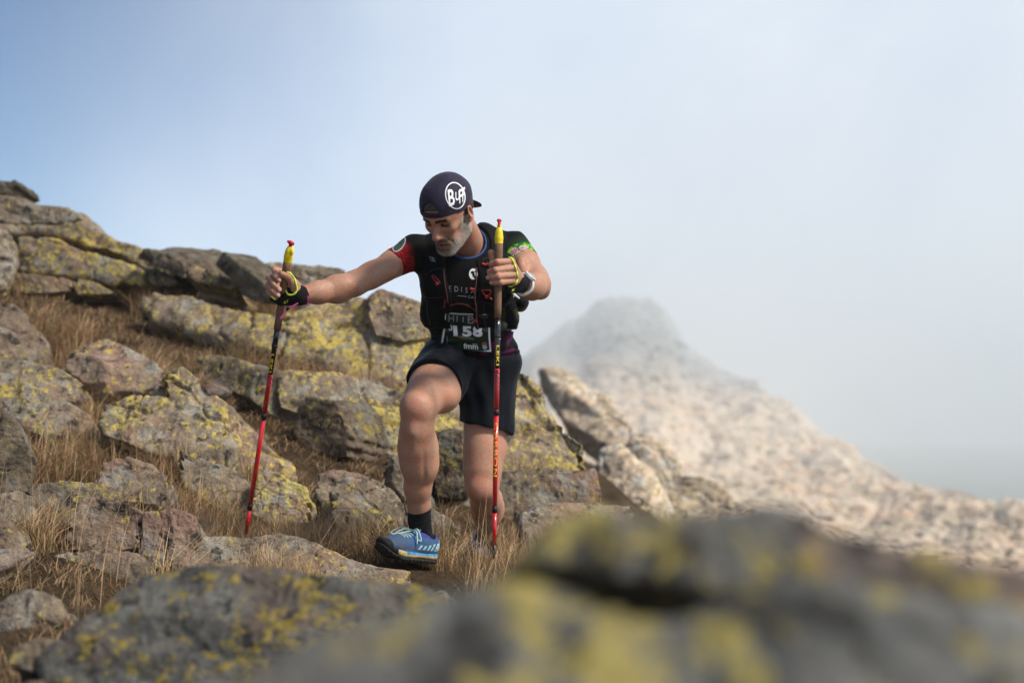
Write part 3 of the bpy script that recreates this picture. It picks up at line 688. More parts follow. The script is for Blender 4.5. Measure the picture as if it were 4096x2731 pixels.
hv = skin.n('ShaderNodeVectorMath', operation='MULTIPLY'); hv.inputs[1].default_value = (1, 1, 0.35); skin.l(sp, hv.inputs[0]); n4 = skin.noise(hv.outputs[0], 330, 3, 0.65)
cc = skin.mix(skin.ramp(n4, [(0.54, 0), (0.66, 0.5)]), cc, skin.mix(1.0, cc, (0.45, 0.38, 0.34), 'MULTIPLY'))
skin.set(Base_Color=cc, Roughness=0.52); skin.b.inputs['Specular IOR Level'].default_value = 0.32
skin.b.inputs['Subsurface Weight'].default_value = 0.10; skin.b.inputs['Subsurface Radius'].default_value = (1.0, 0.35, 0.2); skin.b.inputs['Subsurface Scale'].default_value = 0.012
skin.l(skin.bump(n1, 0.25, 0.006, skin.bump(n2, 0.18, 0.002)), skin.b.inputs['Normal'])
SKIN = skin.m
def fabric(name, c=None, rough=0.75, fold=0.5, sheen=0.03):
    m = M(name); p = m.pos(); wv = m.noise(p, 900, 2); fo = m.noise(p, 16, 3, 0.5)
    base = m.attr('Col') if c is None else m.mix(fo, tuple(x * 0.85 for x in c), tuple(x * 1.15 for x in c))
    m.set(Base_Color=base, Roughness=rough); m.b.inputs['Specular IOR Level'].default_value = 0.10
    m.b.inputs['Sheen Weight'].default_value = sheen; m.b.inputs['Sheen Roughness'].default_value = 0.5
    m.l(m.bump(wv, 0.15, 0.001, m.bump(fo, fold, 0.006)), m.b.inputs['Normal']); return m.m
BLACK = fabric('black vest mesh', (0.0055, 0.0056, 0.0062), 0.85)
SHIRT = fabric('printed shirt', None, 0.75)
SHORTS = fabric('black shorts', (0.0042, 0.0055, 0.0090), 0.55, 0.4, 0.03)
CAPM = fabric('dark aubergine cap', (0.026, 0.021, 0.040), 0.62, 0.35, 0.08)
SOCK = fabric('black sock', (0.0085, 0.0085, 0.0095), 0.9, 0.3, 0.04)
WHITE = plain('white print', (0.78, 0.79, 0.82), 0.6, 0.04); GREYP = plain('grey print', (0.30, 0.31, 0.34), 0.6, 0.05)
RED = plain('red cord', (0.26, 0.011, 0.013), 0.5, 0.1); PINKP = plain('dusky pink piping', (0.12, 0.035, 0.042), 0.6, 0.15)
MAG = plain('magenta band', (0.50, 0.045, 0.22), 0.5, 0.15); NEON = plain('neon yellow piping', (0.66, 0.80, 0.055), 0.45, 0.08)
BIBG = plain('dark green bib', (0.006, 0.021, 0.013), 0.4, 0.15); GOLD = plain('gold print', (0.42, 0.24, 0.03), 0.6, 0.1)
GLOVE = fabric('black glove', (0.010, 0.010, 0.011), 0.85); BLUE_T = plain('blue collar', (0.012, 0.055, 0.19), 0.7, 0.1, 0.3, 300)
NAIL = plain('fingernail', (0.58, 0.36, 0.29), 0.35, 0.05); HAIR = plain('dark hair', (0.055, 0.043, 0.035), 0.6, 0.7, 0.8, 260); 

person = empty('person', (-0.32, 5.2, 0.0))
tag(person, 'trail runner in black kit and backward cap, head bowed, stepping up between two poles', 'person')

# --- head frame (facing -y, up +z in its own axes)
HR = np.array([[0.85772345, 0.4434457, -0.26012764], [-0.50394354, 0.62506407, -0.59610051], [-0.10174176, 0.64237903, 0.75960371]])
HC = np.array([-0.2225, 5.02, 1.248])
def hl(p): return (np.asarray(p) - HC) @ HR
def hw(l): return np.asarray(l) @ HR.T + HC
hp = [ellip((0, 0.012, 0.045), (0.076, 0.098, 0.084), k=0.03), ellip((0, -0.036, -0.018), (0.062, 0.058, 0.084), k=0.04),
      ellip((0, -0.030, 0.045), (0.066, 0.066, 0.055), k=0.03),
      capsule((-0.053, -0.008, -0.060), (-0.018, -0.080, -0.098), 0.017, 0.017, 0.03), capsule((0.053, -0.008, -0.060), (0.018, -0.080, -0.098), 0.017, 0.017, 0.03),
      ellip((0, -0.082, -0.098), (0.026, 0.020, 0.019), k=0.02),
      ellip((-0.043, -0.066, -0.014), (0.020, 0.018, 0.015), k=0.025), ellip((0.043, -0.066, -0.014), (0.020, 0.018, 0.015), k=0.025),
      capsule((-0.040, -0.076, 0.031), (-0.008, -0.092, 0.029), 0.010, 0.011, 0.014), capsule((0.040, -0.076, 0.031), (0.008, -0.092, 0.029), 0.010, 0.011, 0.014),
      ellip((-0.031, -0.099, 0.010), (0.020, 0.023, 0.0145), k=0.011, op='sub'), ellip((0.031, -0.099, 0.010), (0.020, 0.023, 0.0145), k=0.011, op='sub'),
      ellip((-0.031, -0.0735, 0.009), (0.0145, 0.013, 0.0115), k=0.003), ellip((0.031, -0.0735, 0.009), (0.0145, 0.013, 0.0115), k=0.003),
      capsule((-0.045, -0.0775, 0.0185), (-0.018, -0.088, 0.0185), 0.0038, 0.0038, 0.004), capsule((0.045, -0.0775, 0.0185), (0.018, -0.088, 0.0185), 0.0038, 0.0038, 0.004),
      capsule((0, -0.089, 0.022), (0, -0.113, -0.024), 0.0085, 0.0125, 0.014), ellip((0, -0.115, -0.029), (0.0135, 0.0125, 0.0115), k=0.008),
      ellip((-0.0145, -0.102, -0.033), (0.0085, 0.011, 0.008), k=0.006), ellip((0.0145, -0.102, -0.033), (0.0085, 0.011, 0.008), k=0.006),
      ellip((-0.008, -0.108, -0.042), (0.0045, 0.006, 0.004), k=0.003, op='sub'), ellip((0.008, -0.108, -0.042), (0.0045, 0.006, 0.004), k=0.003, op='sub'),
      ellip((0, -0.086, -0.052), (0.028, 0.014, 0.012), k=0.015),
      capsule((-0.020, -0.0945, -0.034), (-0.036, -0.0785, -0.066), 0.0030, 0.0022, 0.007, 'sub'), capsule((0.020, -0.0945, -0.034), (0.036, -0.0785, -0.066), 0.0030, 0.0022, 0.007, 'sub'),
      ellip((-0.080, -0.058, -0.046), (0.026, 0.030, 0.026), k=0.025, op='sub'), ellip((0.080, -0.058, -0.046), (0.026, 0.030, 0.026), k=0.025, op='sub'),
      capsule((-0.004, -0.1005, 0.026), (-0.0035, -0.0985, 0.040), 0.0018, 0.0012, 0.004, 'sub'), capsule((0.005, -0.1005, 0.026), (0.0045, -0.0985, 0.040), 0.0018, 0.0012, 0.004, 'sub')]
hp += chain([(-0.025, -0.085, -0.066), (-0.010, -0.0965, -0.0605), (0.010, -0.0965, -0.0605), (0.025, -0.085, -0.066)], [0.0035, 0.0062, 0.0062, 0.0035], 0.006)
hp += chain([(-0.023, -0.084, -0.069), (0, -0.0955, -0.0765), (0.023, -0.084, -0.069)], [0.004, 0.0072, 0.004], 0.006)
hp += [ellip((0, -0.099, -0.0675), (0.021, 0.013, 0.0036), k=0.003, op='sub')]
for sx in (-1, 1):
    tl = np.array([[1, 0, 0], [0, math.cos(0.25), -math.sin(0.25)], [0, math.sin(0.25), math.cos(0.25)]])
    ya = 0.35 * sx; yr = np.array([[math.cos(ya), -math.sin(ya), 0], [math.sin(ya), math.cos(ya), 0], [0, 0, 1]])
    hp += [ellip((sx * 0.081, 0.014, 0.002), (0.0085, 0.0195, 0.033), yr @ tl, 0.006), ellip((sx * 0.086, 0.009, 0.004), (0.0065, 0.0115, 0.020), yr @ tl, 0.004, 'sub'),
           ellip((sx * 0.079, 0.003, -0.024), (0.007, 0.009, 0.010), None, 0.006)]
head = local(hp, HR, HC)
neck_b = P(1876, 985, 5.28)
neck = [capsule(hw((0, 0.030, -0.045)), neck_b, 0.056, 0.062, 0.03), capsule(hw((0.045, 0.02, -0.05)), P(1852, 985, 5.21), 0.017, 0.017, 0.03),
        ellip(hw((0, -0.045, -0.085)), (0.03, 0.03, 0.022), HR, 0.03)]

# --- limbs: skeleton points read from the picture at the depth the pose gives them
SR, SL = P(1662, 1008, 5.27), P(2050, 996, 5.32)
ER, WR = P(1418, 1134, 5.13), P(1207, 1178, 4.99)
EL, WL = P(2150, 1140, 5.19), P(2078, 1128, 4.98)
arm_r = chain([SR, P(1575, 1053, 5.23), P(1480, 1104, 5.17), ER, P(1350, 1158, 5.09), P(1270, 1170, 5.03), WR], [0.052, 0.0465, 0.043, 0.0415, 0.0445, 0.036, 0.0275], 0.03)
arm_r += [ellip(P(1530, 1085, 5.18), (0.055, 0.035, 0.034), None, 0.03), ellip(P(1365, 1140, 5.07), (0.05, 0.028, 0.030), None, 0.03)]
arm_l = chain([SL, P(2098, 1052, 5.27), P(2138, 1112, 5.22), EL], [0.053, 0.0495, 0.045, 0.044], 0.03)
arm_l += chain([EL, P(2128, 1146, 5.11), P(2100, 1138, 5.04), WL], [0.045, 0.0465, 0.038, 0.029], 0.022)
arm_l += [ellip(P(2166, 1172, 5.22), (0.024, 0.024, 0.020), None, 0.03), ellip(P(2085, 1078, 5.20), (0.025, 0.04, 0.045), None, 0.03)]
# hands
def finger(pts, r, k=0.004): return chain([P(*q) for q in pts], r, k)
# hand of the outstretched arm: palm behind the grip, fingers and thumb closing in front of it
hr_f = [[(1146, 1092, 4.998), (1099, 1079, 4.978), (1103, 1106, 4.943), (1117, 1120, 4.934)],
        [(1138, 1118, 5.000), (1077, 1111, 4.976), (1097, 1139, 4.940), (1117, 1158, 4.932)],
        [(1132, 1144, 5.000), (1073, 1141, 4.978), (1092, 1164, 4.942), (1112, 1181, 4.934)],
        [(1130, 1168, 4.998), (1074, 1164, 4.984), (1088, 1180, 4.955), (1102, 1192, 4.946)]]
hand_r = []
for pts, r0 in zip(hr_f, (0.0108, 0.0112, 0.0106, 0.0092)): hand_r += finger(pts, [r0 * 1.1, r0 * 1.05, r0 * 0.97, r0 * 0.84])
for pts in hr_f: hand_r.append(capsule(P(*pts[0]), WR + np.array([0, 0.004, 0]), 0.0135, 0.020, 0.012))
hand_r += chain([P(1190, 1172, 4.975), P(1175, 1134, 4.957), P(1154, 1107, 4.938), P(1128, 1096, 4.931)], [0.022, 0.0165, 0.0132, 0.0108], 0.006)
# fist in front of the chest: knuckles to the right, fingers across the grip, thumb behind
hl_f = [[(2046, 1046, 4.900), (1990, 1049, 4.858), (1968, 1057, 4.872), (1966, 1062, 4.896)],
        [(2056, 1071, 4.902), (1982, 1081, 4.852), (1960, 1087, 4.870), (1960, 1090, 4.895)],
        [(2057, 1099, 4.905), (1993, 1106, 4.852), (1968, 1108, 4.860), (1953, 1110, 4.872)],
        [(2052, 1124, 4.910), (2003, 1130, 4.860), (1981, 1130, 4.864), (1966, 1130, 4.874)]]
hand_l = []
for pts, r0 in zip(hl_f, (0.0116, 0.0116, 0.0110, 0.0098)): hand_l += finger(pts, [r0 * 1.06, r0 * 1.04, r0 * 0.95, r0 * 0.84], 0.0035)
for pts in hl_f: hand_l.append(capsule(P(*pts[0]), WL, 0.0120, 0.021, 0.009))
hand_l += chain([P(2050, 1100, 4.945), P(2005, 1062, 4.916), P(1974, 1035, 4.908), P(1964, 1010, 4.902)], [0.018, 0.015, 0.0135, 0.0112], 0.006)
# legs
HIPR, HIPL = P(1800, 1440, 5.45), P(1955, 1455, 5.50)
KR, AR = P(1672, 1630, 5.03), P(1677, 2095, 5.21)
leg_r = chain([HIPR, P(1740, 1545, 5.22), KR], [0.095, 0.090, 0.060], 0.03)
leg_r += chain([KR, P(1668, 1720, 5.05), P(1671, 1790, 5.08), P(1678, 1860, 5.105), P(1671, 1950, 5.145), P(1676, 2020, 5.18), AR], [0.058, 0.0555, 0.0600, 0.0575, 0.0460, 0.0375, 0.036], 0.025)
leg_r += [ellip(P(1655, 1625, 4.985), (0.034, 0.020, 0.038), None, 0.025), ellip(P(1648, 1700, 4.995), (0.018, 0.016, 0.03), None, 0.025),       # kneecap, shin head
          ellip(P(1704, 1805, 5.115), (0.034, 0.045, 0.085), None, 0.05), ellip(P(1642, 1785, 5.10), (0.030, 0.04, 0.08), None, 0.05),        # calf
          ellip(P(1700, 1560, 5.13), (0.055, 0.09, 0.055), None, 0.04), ellip(P(1778, 1585, 5.19), (0.052, 0.10, 0.055), None, 0.03),         # quad, inner thigh
          capsule(P(1648, 1730, 4.998), P(1660, 1985, 5.125), 0.010, 0.006, 0.02),
          capsule(P(1720, 1600, 5.075), P(1725, 1680, 5.07), 0.014, 0.011, 0.02),
          capsule(P(1697, 1780, 5.000), P(1697, 1965, 5.080), 0.003, 0.003, 0.014, 'sub'),
          capsule(P(1735, 1560, 5.068), P(1712, 1640, 5.00), 0.004, 0.003, 0.02, 'sub')]
KL, AL = P(1928, 1945, 5.42), P(1944, 2150, 5.80)
leg_l = chain([HIPL, P(1948, 1700, 5.48), P(1940, 1800, 5.46), P(1930, 1890, 5.43), KL], [0.10, 0.083, 0.0755, 0.0655, 0.056], 0.03)
leg_l += chain([KL, P(1946, 2000, 5.53), P(1950, 2050, 5.62), P(1948, 2105, 5.72), AL], [0.056, 0.056, 0.0545, 0.040, 0.036], 0.03)
leg_l += [ellip(P(1918, 1955, 5.375), (0.036, 0.022, 0.036), None, 0.025), ellip(P(1970, 2015, 5.62), (0.042, 0.075, 0.045), None, 0.03), ellip(P(1918, 2015, 5.60), (0.03, 0.075, 0.045), None, 0.03),
          ellip(P(1925, 1820, 5.42), (0.055, 0.05, 0.10), None, 0.04), capsule(P(1930, 2000, 5.47), P(1944, 2110, 5.69), 0.011, 0.007, 0.02)]
torso_b = [capsule(P(1700, 1010, 5.28), P(2020, 1000, 5.31), 0.045, 0.045, 0.03), ellip(P(1868, 1130, 5.31), (0.150, 0.095, 0.150), None, 0.05),
           ellip(P(1888, 1290, 5.38), (0.142, 0.090, 0.14), None, 0.05), ellip(P(1890, 1420, 5.46), (0.150, 0.10, 0.09), None, 0.05)]
BV, BQ = nets(torso_b + neck + head + arm_r + arm_l + hand_r + hand_l + leg_r + leg_l, 0.0032)
# skin colours
col = np.tile(np.array([0.46, 0.258, 0.175]), (len(BV), 1))
def blend(mask, c): 
    global col
    c = np.asarray(c, float); c = c if c.ndim == 2 else c[None]; col = col * (1 - mask[:, None]) + c * mask[:, None]
px = pix(BV); L = hl(BV); isH = (np.linalg.norm(L - np.array([0, -0.02, -0.02]), axis=1) < 0.16) & (BV[:, 2] > 1.05) & (BV[:, 0] < -0.09)
nz = pn(BV * 170); nz2 = pn(BV * 60 + 5)
def near(p, r0, r1): return 1 - sstep(r0, r1, np.linalg.norm(BV - p, axis=1))
for p_, r_ in ((P(1655, 1640, 4.97), 0.09), (P(1918, 1955, 5.36), 0.08), (P(2180, 1172, 5.2), 0.05)): blend(0.5 * near(p_, 0.02, r_), (0.50, 0.225, 0.155))
for f in hl_f + hr_f: blend(0.55 * near(P(*f[1]), 0.004, 0.02), (0.52, 0.235, 0.18)); blend(0.4 * near(P(*f[3]), 0.004, 0.016), (0.52, 0.25, 0.20))
arm_m = ((px[:, 0] < 1440) & (px[:, 0] > 1215) & (px[:, 1] < 1250)) | ((px[:, 0] > 2080) & (px[:, 1] < 1230))
blend(np.where(arm_m, 0.16 * sstep(-0.2, 0.5, nz), 0), (0.20, 0.11, 0.075))                         # forearm hair
lowneck = isH & (L[:, 1] > -0.02) & (L[:, 2] < -0.03); blend(0.45 * lowneck, (0.48, 0.215, 0.14))
fx, fy, fz = np.abs(L[:, 0]), L[:, 1], L[:, 2]
blend(isH * 0.35 * np.exp(-((fx) / 0.016) ** 2 - ((fy + 0.115) / 0.02) ** 2 - ((fz + 0.026) / 0.018) ** 2), (0.50, 0.22, 0.17))
blend(isH * 0.35 * np.exp(-((fx - 0.045) / 0.018) ** 2 - ((fy + 0.075) / 0.03) ** 2 - ((fz + 0.02) / 0.018) ** 2), (0.50, 0.235, 0.165))
jawline = -0.047 - 0.035 * sstep(0.0, 0.055, fx) * sstep(-0.10, -0.05, -fy) * 0
cheek = sstep(-0.052, -0.072, fz + 0.35 * np.maximum(fx - 0.035, 0) * -1 - 0.006 * nz2)
beard = isH * (fy < 0.012) * cheek * (fz > -0.135) * sstep(0.014, -0.004, fy)
beard = np.maximum(beard, isH * (fx > 0.052) * sstep(0.004, -0.006, fy) * sstep(-0.045, -0.032, fy) * sstep(0.01, 0.0, fz))    # sideburn
under = sstep(-0.112, -0.125, fz); beard = beard * (1 - 0.75 * under)
wht = np.clip(sstep(0.026, 0.05, fx) + sstep(-0.088, -0.10, fz) * 0.8, 0, 1)
bc = np.array([0.15, 0.10, 0.075]) * (1 - wht[:, None]) + np.array([0.45, 0.405, 0.36]) * wht[:, None]
bc = bc * (0.95 + 0.2 * nz[:, None]); blend(np.clip(beard * 0.88, 0, 0.95), np.clip(bc, 0.03, 0.8)); BEARD = np.clip(beard, 0, 1)
mous = isH * (fx < 0.030) * sstep(-0.041, -0.047, fz) * sstep(-0.060, -0.056, fz) * (fy < -0.08); blend(np.clip(mous * (0.85 + 0.3 * nz), 0, 1), (0.13, 0.085, 0.065))
lips = isH * np.exp(-(fx / 0.021) ** 4) * (fy < -0.08) * np.maximum(np.exp(-((fz + 0.0615) / 0.004) ** 2) * 0.6, np.exp(-((fz + 0.0765) / 0.0055) ** 2)); blend(np.clip(lips * 0.9, 0, 1), (0.36, 0.135, 0.115))
mouth = isH * np.exp(-(fx / 0.020) ** 4) * np.exp(-((fz + 0.0675) / 0.0032) ** 4) * (fy < -0.07); blend(np.clip(mouth, 0, 1), (0.045, 0.014, 0.012))
brow = isH * np.exp(-((fz - 0.031 + 0.10 * np.maximum(fx - 0.03, 0)) / 0.0048) ** 4) * sstep(0.008, 0.014, fx) * sstep(0.050, 0.042, fx) * (fy < -0.05); blend(np.clip(brow * (0.95 + 0.4 * nz), 0, 0.95), (0.055, 0.036, 0.028))
lash = isH * np.exp(-((fz - 0.0055 + 0.15 * np.abs(fx - 0.031)) / 0.0034) ** 2) * sstep(0.014, 0.018, fx) * sstep(0.048, 0.043, fx) * (fy < -0.06); blend(np.clip(1.7 * lash, 0, 1), (0.016, 0.011, 0.010))
lid = isH * np.exp(-((fx - 0.031) / 0.018) ** 2 - ((fz - 0.010) / 0.010) ** 2) * (fy < -0.06); blend(0.6 * lid, (0.24, 0.115, 0.085))
eari = isH * np.exp(-((fx - 0.084) / 0.008) ** 2 - ((fy - 0.009) / 0.01) ** 2 - ((fz - 0.002) / 0.018) ** 2); blend(0.5 * eari, (0.36, 0.12, 0.08)); blend(0.35 * isH * sstep(0.072, 0.08, fx) * (fy > -0.005), (0.52, 0.235, 0.165))
body = mesh_obj('body', BV, BQ, SKIN, person, col=np.column_stack([np.clip(col, 0.01, 1), BEARD])); tB = BVHTree.FromPolygons(BV.tolist(), BQ[(px[BQ[:, 0], 1] < 1260) & ((px[BQ[:, 0], 0] < 1240) | (px[BQ[:, 0], 0] > 1900))].tolist())
# beard and stubble hairs
rb_ = np.random.default_rng(21); cand = np.flatnonzero((BEARD > 0.6) & (rb_.random(len(BV)) < 0.98)); cand = rb_.choice(cand, 9000); 
fn2 = np.cross(BV[BQ[:, 2]] - BV[BQ[:, 0]], BV[BQ[:, 3]] - BV[BQ[:, 1]]); vn2 = np.zeros_like(BV)
for j_ in range(4): np.add.at(vn2, BQ[:, j_], fn2)
vn2 /= np.maximum(np.linalg.norm(vn2, axis=1), 1e-12)[:, None]
b0 = BV[cand] + rb_.normal(0, 0.0012, (9000, 3)); dn = vn2[cand] * 0.55 + np.array([0, 0, -1.0]) @ HR.T * 0.7 + rb_.normal(0, 0.25, (9000, 3)); dn /= np.linalg.norm(dn, axis=1)[:, None]
ln = rb_.uniform(0.0015, 0.0038, 9000) * (0.5 + 0.5 * BEARD[cand]); sd_ = np.cross(dn, vn2[cand]); sd_ /= np.maximum(np.linalg.norm(sd_, axis=1), 1e-9)[:, None]; wd_ = 0.00032
Vb = np.stack([b0 - sd_ * wd_, b0 + sd_ * wd_, b0 + dn * ln[:, None]], 1).reshape(-1, 3); hc_ = np.where(rb_.random(9000) < 0.12 + 0.70 * wht[cand], 0.60, 0.05) * rb_.uniform(0.7, 1.2, 9000)
hm = M('beard hair'); hm.set(Base_Color=hm.attr('Col'), Roughness=0.5)
bo_ = mesh_obj('beard', Vb, np.arange(27000).reshape(-1, 3), hm.m, person, smooth=False, col=np.repeat(np.clip(hc_, 0.01, 0.8)[:, None] * np.array([1.0, 0.93, 0.86]), 3, 0)); bo_['kind'] = 'stuff'
cb = rb_.choice(np.flatnonzero(brow > 0.35), 1500); sx_ = np.sign(L[cb, 0]); db = (np.stack([sx_ * 0.9, 0.25 + 0 * sx_, 0.25 + 0 * sx_], 1) + rb_.normal(0, 0.25, (1500, 3))) @ HR.T + vn2[cb] * 0.35; db /= np.linalg.norm(db, axis=1)[:, None]
sb_ = np.cross(db, vn2[cb]); b1 = BV[cb] + rb_.normal(0, 0.0008, (1500, 3)); Vb = np.stack([b1 - sb_ * 0.0004, b1 + sb_ * 0.0004, b1 + db * rb_.uniform(0.004, 0.007, 1500)[:, None]], 1).reshape(-1, 3)
eb_ = mesh_obj('eyebrow_hair', Vb, np.arange(4500).reshape(-1, 3), hm.m, person, smooth=False, col=np.tile(np.array([0.030, 0.020, 0.015]), (4500, 1))); eb_['kind'] = 'stuff'
tH = BVHTree.FromPolygons(BV.tolist(), BQ[isH[BQ[:, 0]]].tolist())
for sx in (-1, 1):
    ep = []
    for lx_, lz_ in ((0.016, 0.0085), (0.022, 0.0055), (0.030, 0.0038), (0.038, 0.0045), (0.0455, 0.0080)):
        h_, n_, _, _ = tH.ray_cast(Vector(hw((sx * lx_, -0.16, lz_))), Vector(HR @ np.array([0, 1.0, 0])))
        if h_ is not None: ep.append(np.array(h_) + np.array(n_) * 0.0004)
    if len(ep) > 2: V, Q = tube(smooth_pts(ep, 4), 0.0017, 6); mesh_obj('eyelid_line', V, Q, plain('dark lashes', (0.012, 0.009, 0.008), 0.4, 0.1), person)
# fingernails
for hand, fl in (('r', hr_f[:3]), ('l', [hl_f[2], hl_f[3]])):
    for f in fl:
        t = pix(P(*f[3])); q = pix(P(*f[2])); dv = norm(t - q); cx_ = t + dv * 2.0
        Vn, Tn = disc2d(7.5, 5.5); Vn = Vn[:, :1] * dv + Vn[:, 1:2] * np.array([-dv[1], dv[0]]) + cx_
        decal('fingernail', Vn, Tn, tB, NAIL, person, 0.0006, 4) if 'NAIL' in globals() else None

# --- cap worn backwards, hair showing through the strap opening
cp = [ellip((0, 0.006, 0.050), (0.0885, 0.1135, 0.0965), k=0.01)]
cut_n = norm((0, -0.22, -1.0))
cp.append(((lambda p: (p - np.array([0, -0.098, 0.047])) @ cut_n), np.full(3, -0.2), np.full(3, 0.2), 0.003, 'and'))
opn = ellip((0, -0.118, 0.064), (0.040, 0.044, 0.050), k=0.002); fo_ = opn[0]
cp.append(((lambda p: np.maximum(fo_(p), (p - np.array([0, -0.098, 0.0645])) @ cut_n)), np.array([-0.06, -0.2, 0.0]), np.array([0.06, -0.02, 0.15]), 0.002, 'sub'))
bt = np.stack([(1, 0, 0), (0, 0.5, -0.866), (0, 0.866, 0.5)], 1)
cp.append(ellip((0, 0.106, -0.024), (0.068, 0.040, 0.0048), bt, 0.008))
CV, CQ = nets(local(cp, HR, HC), 0.0021, post=lambda p, d: d + 0.0012 * pn(p * 34) + 0.0006 * pn(p * 90))
cap = mesh_obj('cap', CV, CQ, CAPM, person); tC = bvh((CV, CQ)); cap['label'] = 'dark aubergine cap worn backwards with round white emblem'
hcap = [ellip((0, 0.004, 0.046), (0.0835, 0.1085, 0.0915), k=0.01)]
hn = norm((0, -0.35, -1.0)); hcap.append(((lambda p: (p - np.array([0, -0.098, 0.072])) @ hn), np.full(3, -0.2), np.full(3, 0.2), 0.003, 'and'))
hcap += [ellip((sx * 0.0695, 0.004, 0.022), (0.0085, 0.034, 0.028), None, 0.01) for sx in (-1, 1)] + [ellip((sx * 0.0655, -0.016, -0.002), (0.0060, 0.0085, 0.022), None, 0.006) for sx in (-1, 1)]
hcap += [ellip((0, 0.075, -0.005), (0.055, 0.030, 0.045), None, 0.02)]
HV, HQ = nets(local(hcap, HR, HC), 0.0026, post=lambda p, d: d + 0.0022 * pn(((p - HC) @ HR) * np.array([160, 60, 60])))
mesh_obj('hair', HV, HQ, HAIR, person)
# emblem on the cap
eo = np.array([1821.0, 783.0]); ax_u = norm((0.97, -0.22))
V2, T2 = ring2d(41, 54, 4.2, 48); V2 = place2d(V2, eo, (0.99, 0.05), (0.08, 1.0)); decal('emblem_ring', V2, T2, tC, WHITE, cap, 0.0012, 5)
V2, T2 = text2d('B', 0.02); V2 = place2d(V2 * np.array([1, 1]), (1796, 826), (35, -8), (-6, -66)); decal('emblem_letter', V2, T2, tC, WHITE, cap, 0.0012, 5)
for ch_, x_, y_, w_, h_ in (('U', 1822, 805, 19, 36), ('F', 1837, 815, 21, 56), ('F', 1849, 810, 20, 58)):
    V2, T2 = text2d(ch_, 0.02); V2 = place2d(V2, (x_, y_), (w_, -7), (-1, -h_)); decal('emblem_letter', V2, T2, tC, WHITE, cap, 0.0012, 5)

# --- shirt
sh = [capsule(SR, SL, 0.058, 0.060, 0.04), ellip(P(1868, 1125, 5.30), (0.172, 0.122, 0.170), None, 0.06), ellip(P(1885, 1280, 5.375), (0.162, 0.115, 0.16), None, 0.06),
      ellip(P(1898, 1395, 5.45), (0.166, 0.120, 0.075), None, 0.05), capsule(P(1800, 960, 5.30), P(1930, 955, 5.30), 0.052, 0.052, 0.05)]
sl_r = capsule(SR, P(1555, 1062, 5.222), 0.060, 0.0535, 0.035); sl_l = capsule(SL, P(2110, 1064, 5.262), 0.062, 0.0565, 0.035)
dr = norm(P(1575, 1053, 5.23) - SR); dl = norm(P(2098, 1052, 5.27) - SL)
NC0, NC1 = hw((0, 0.030, -0.045)), P(1868, 966, 5.215)
NECKCUT = capsule(NC0, NC1, 0.068, 0.067, 0.010, 'sub')
shirt_p = sh + [sl_r, sl_l, halfspace(P(1573, 1054, 5.23), dr, P(1480, 1200, 5.1), P(1640, 900, 5.4)), halfspace(P(2097, 1050, 5.27), dl, P(2040, 1160, 5.1), P(2200, 960, 5.4)),
     NECKCUT]
shirt_p[-3] = (lambda f: (f[0], np.minimum(*[P(1500, 1250, 5.0), P(1660, 900, 5.5)]), np.maximum(*[P(1500, 1250, 5.0), P(1660, 900, 5.5)]), 0.003, 'sub'))(shirt_p[-3])
shirt_p[-2] = (lambda f: (f[0], np.minimum(*[P(2030, 1200, 5.0), P(2250, 900, 5.5)]), np.maximum(*[P(2030, 1200, 5.0), P(2250, 900, 5.5)]), 0.003, 'sub'))(shirt_p[-2])
def folds(p, d):
    w_ = pn(p * np.array([14, 14, 30]) + 3.3); return d + 0.0035 * np.sin(w_ * 5 + p[..., 2] * 60) * sstep(1.02, 0.86, p[..., 2]) + 0.0025 * pn(p * 26)
TV, TQ = nets(shirt_p, 0.0040, post=folds)
tp = pix(TV); tc_ = np.tile(np.array([0.0032, 0.0032, 0.0040]), (len(TV), 1)); nzt = pn(TV * 70)
fr = sstep(0.020, 0.066, (TV - SR) @ dr) * (tp[:, 0] < 1660) * (tp[:, 1] < 1130); sc_ = 0.75 + 0.35 * np.sign(pn(TV * np.array([260, 120, 260])))
tc_ = tc_ * (1 - fr[:, None]) + np.array([0.33, 0.012, 0.016]) * fr[:, None] * sc_[:, None]
gd = (TV - SL) @ dl; fg = sstep(-0.005, 0.055, gd) * (tp[:, 0] > 2030) * (tp[:, 1] < 1120)
dots = sstep(0.02, 0.25, pn(TV * 105)); gc_ = np.array([0.012, 0.12, 0.030]) * (1 - dots[:, None]) + np.array([0.20, 0.42, 0.022]) * dots[:, None]
band = sstep(0.040, 0.046, gd); gc_ = gc_ * band[:, None] + np.array([0.016, 0.040, 0.014]) * (1 - band[:, None]); tc_ = tc_ * (1 - fg[:, None]) + gc_ * fg[:, None]
pu = sstep(1325, 1345, tp[:, 1]) * sstep(0.1, 0.45, pn(TV * np.array([20, 20, 34]) + 8)) * (TV[:, 1] < 5.5); tc_ = tc_ * (1 - 0.8 * pu[:, None]) + np.array([0.115, 0.008, 0.075]) * 0.8 * pu[:, None]
shirt = mesh_obj('shirt', TV, TQ, SHIRT, person, col=np.clip(tc_, 0.004, 1)); tS = bvh((TV, TQ))
shirt['label'] = 'black shirt with one red and one green sleeve end'
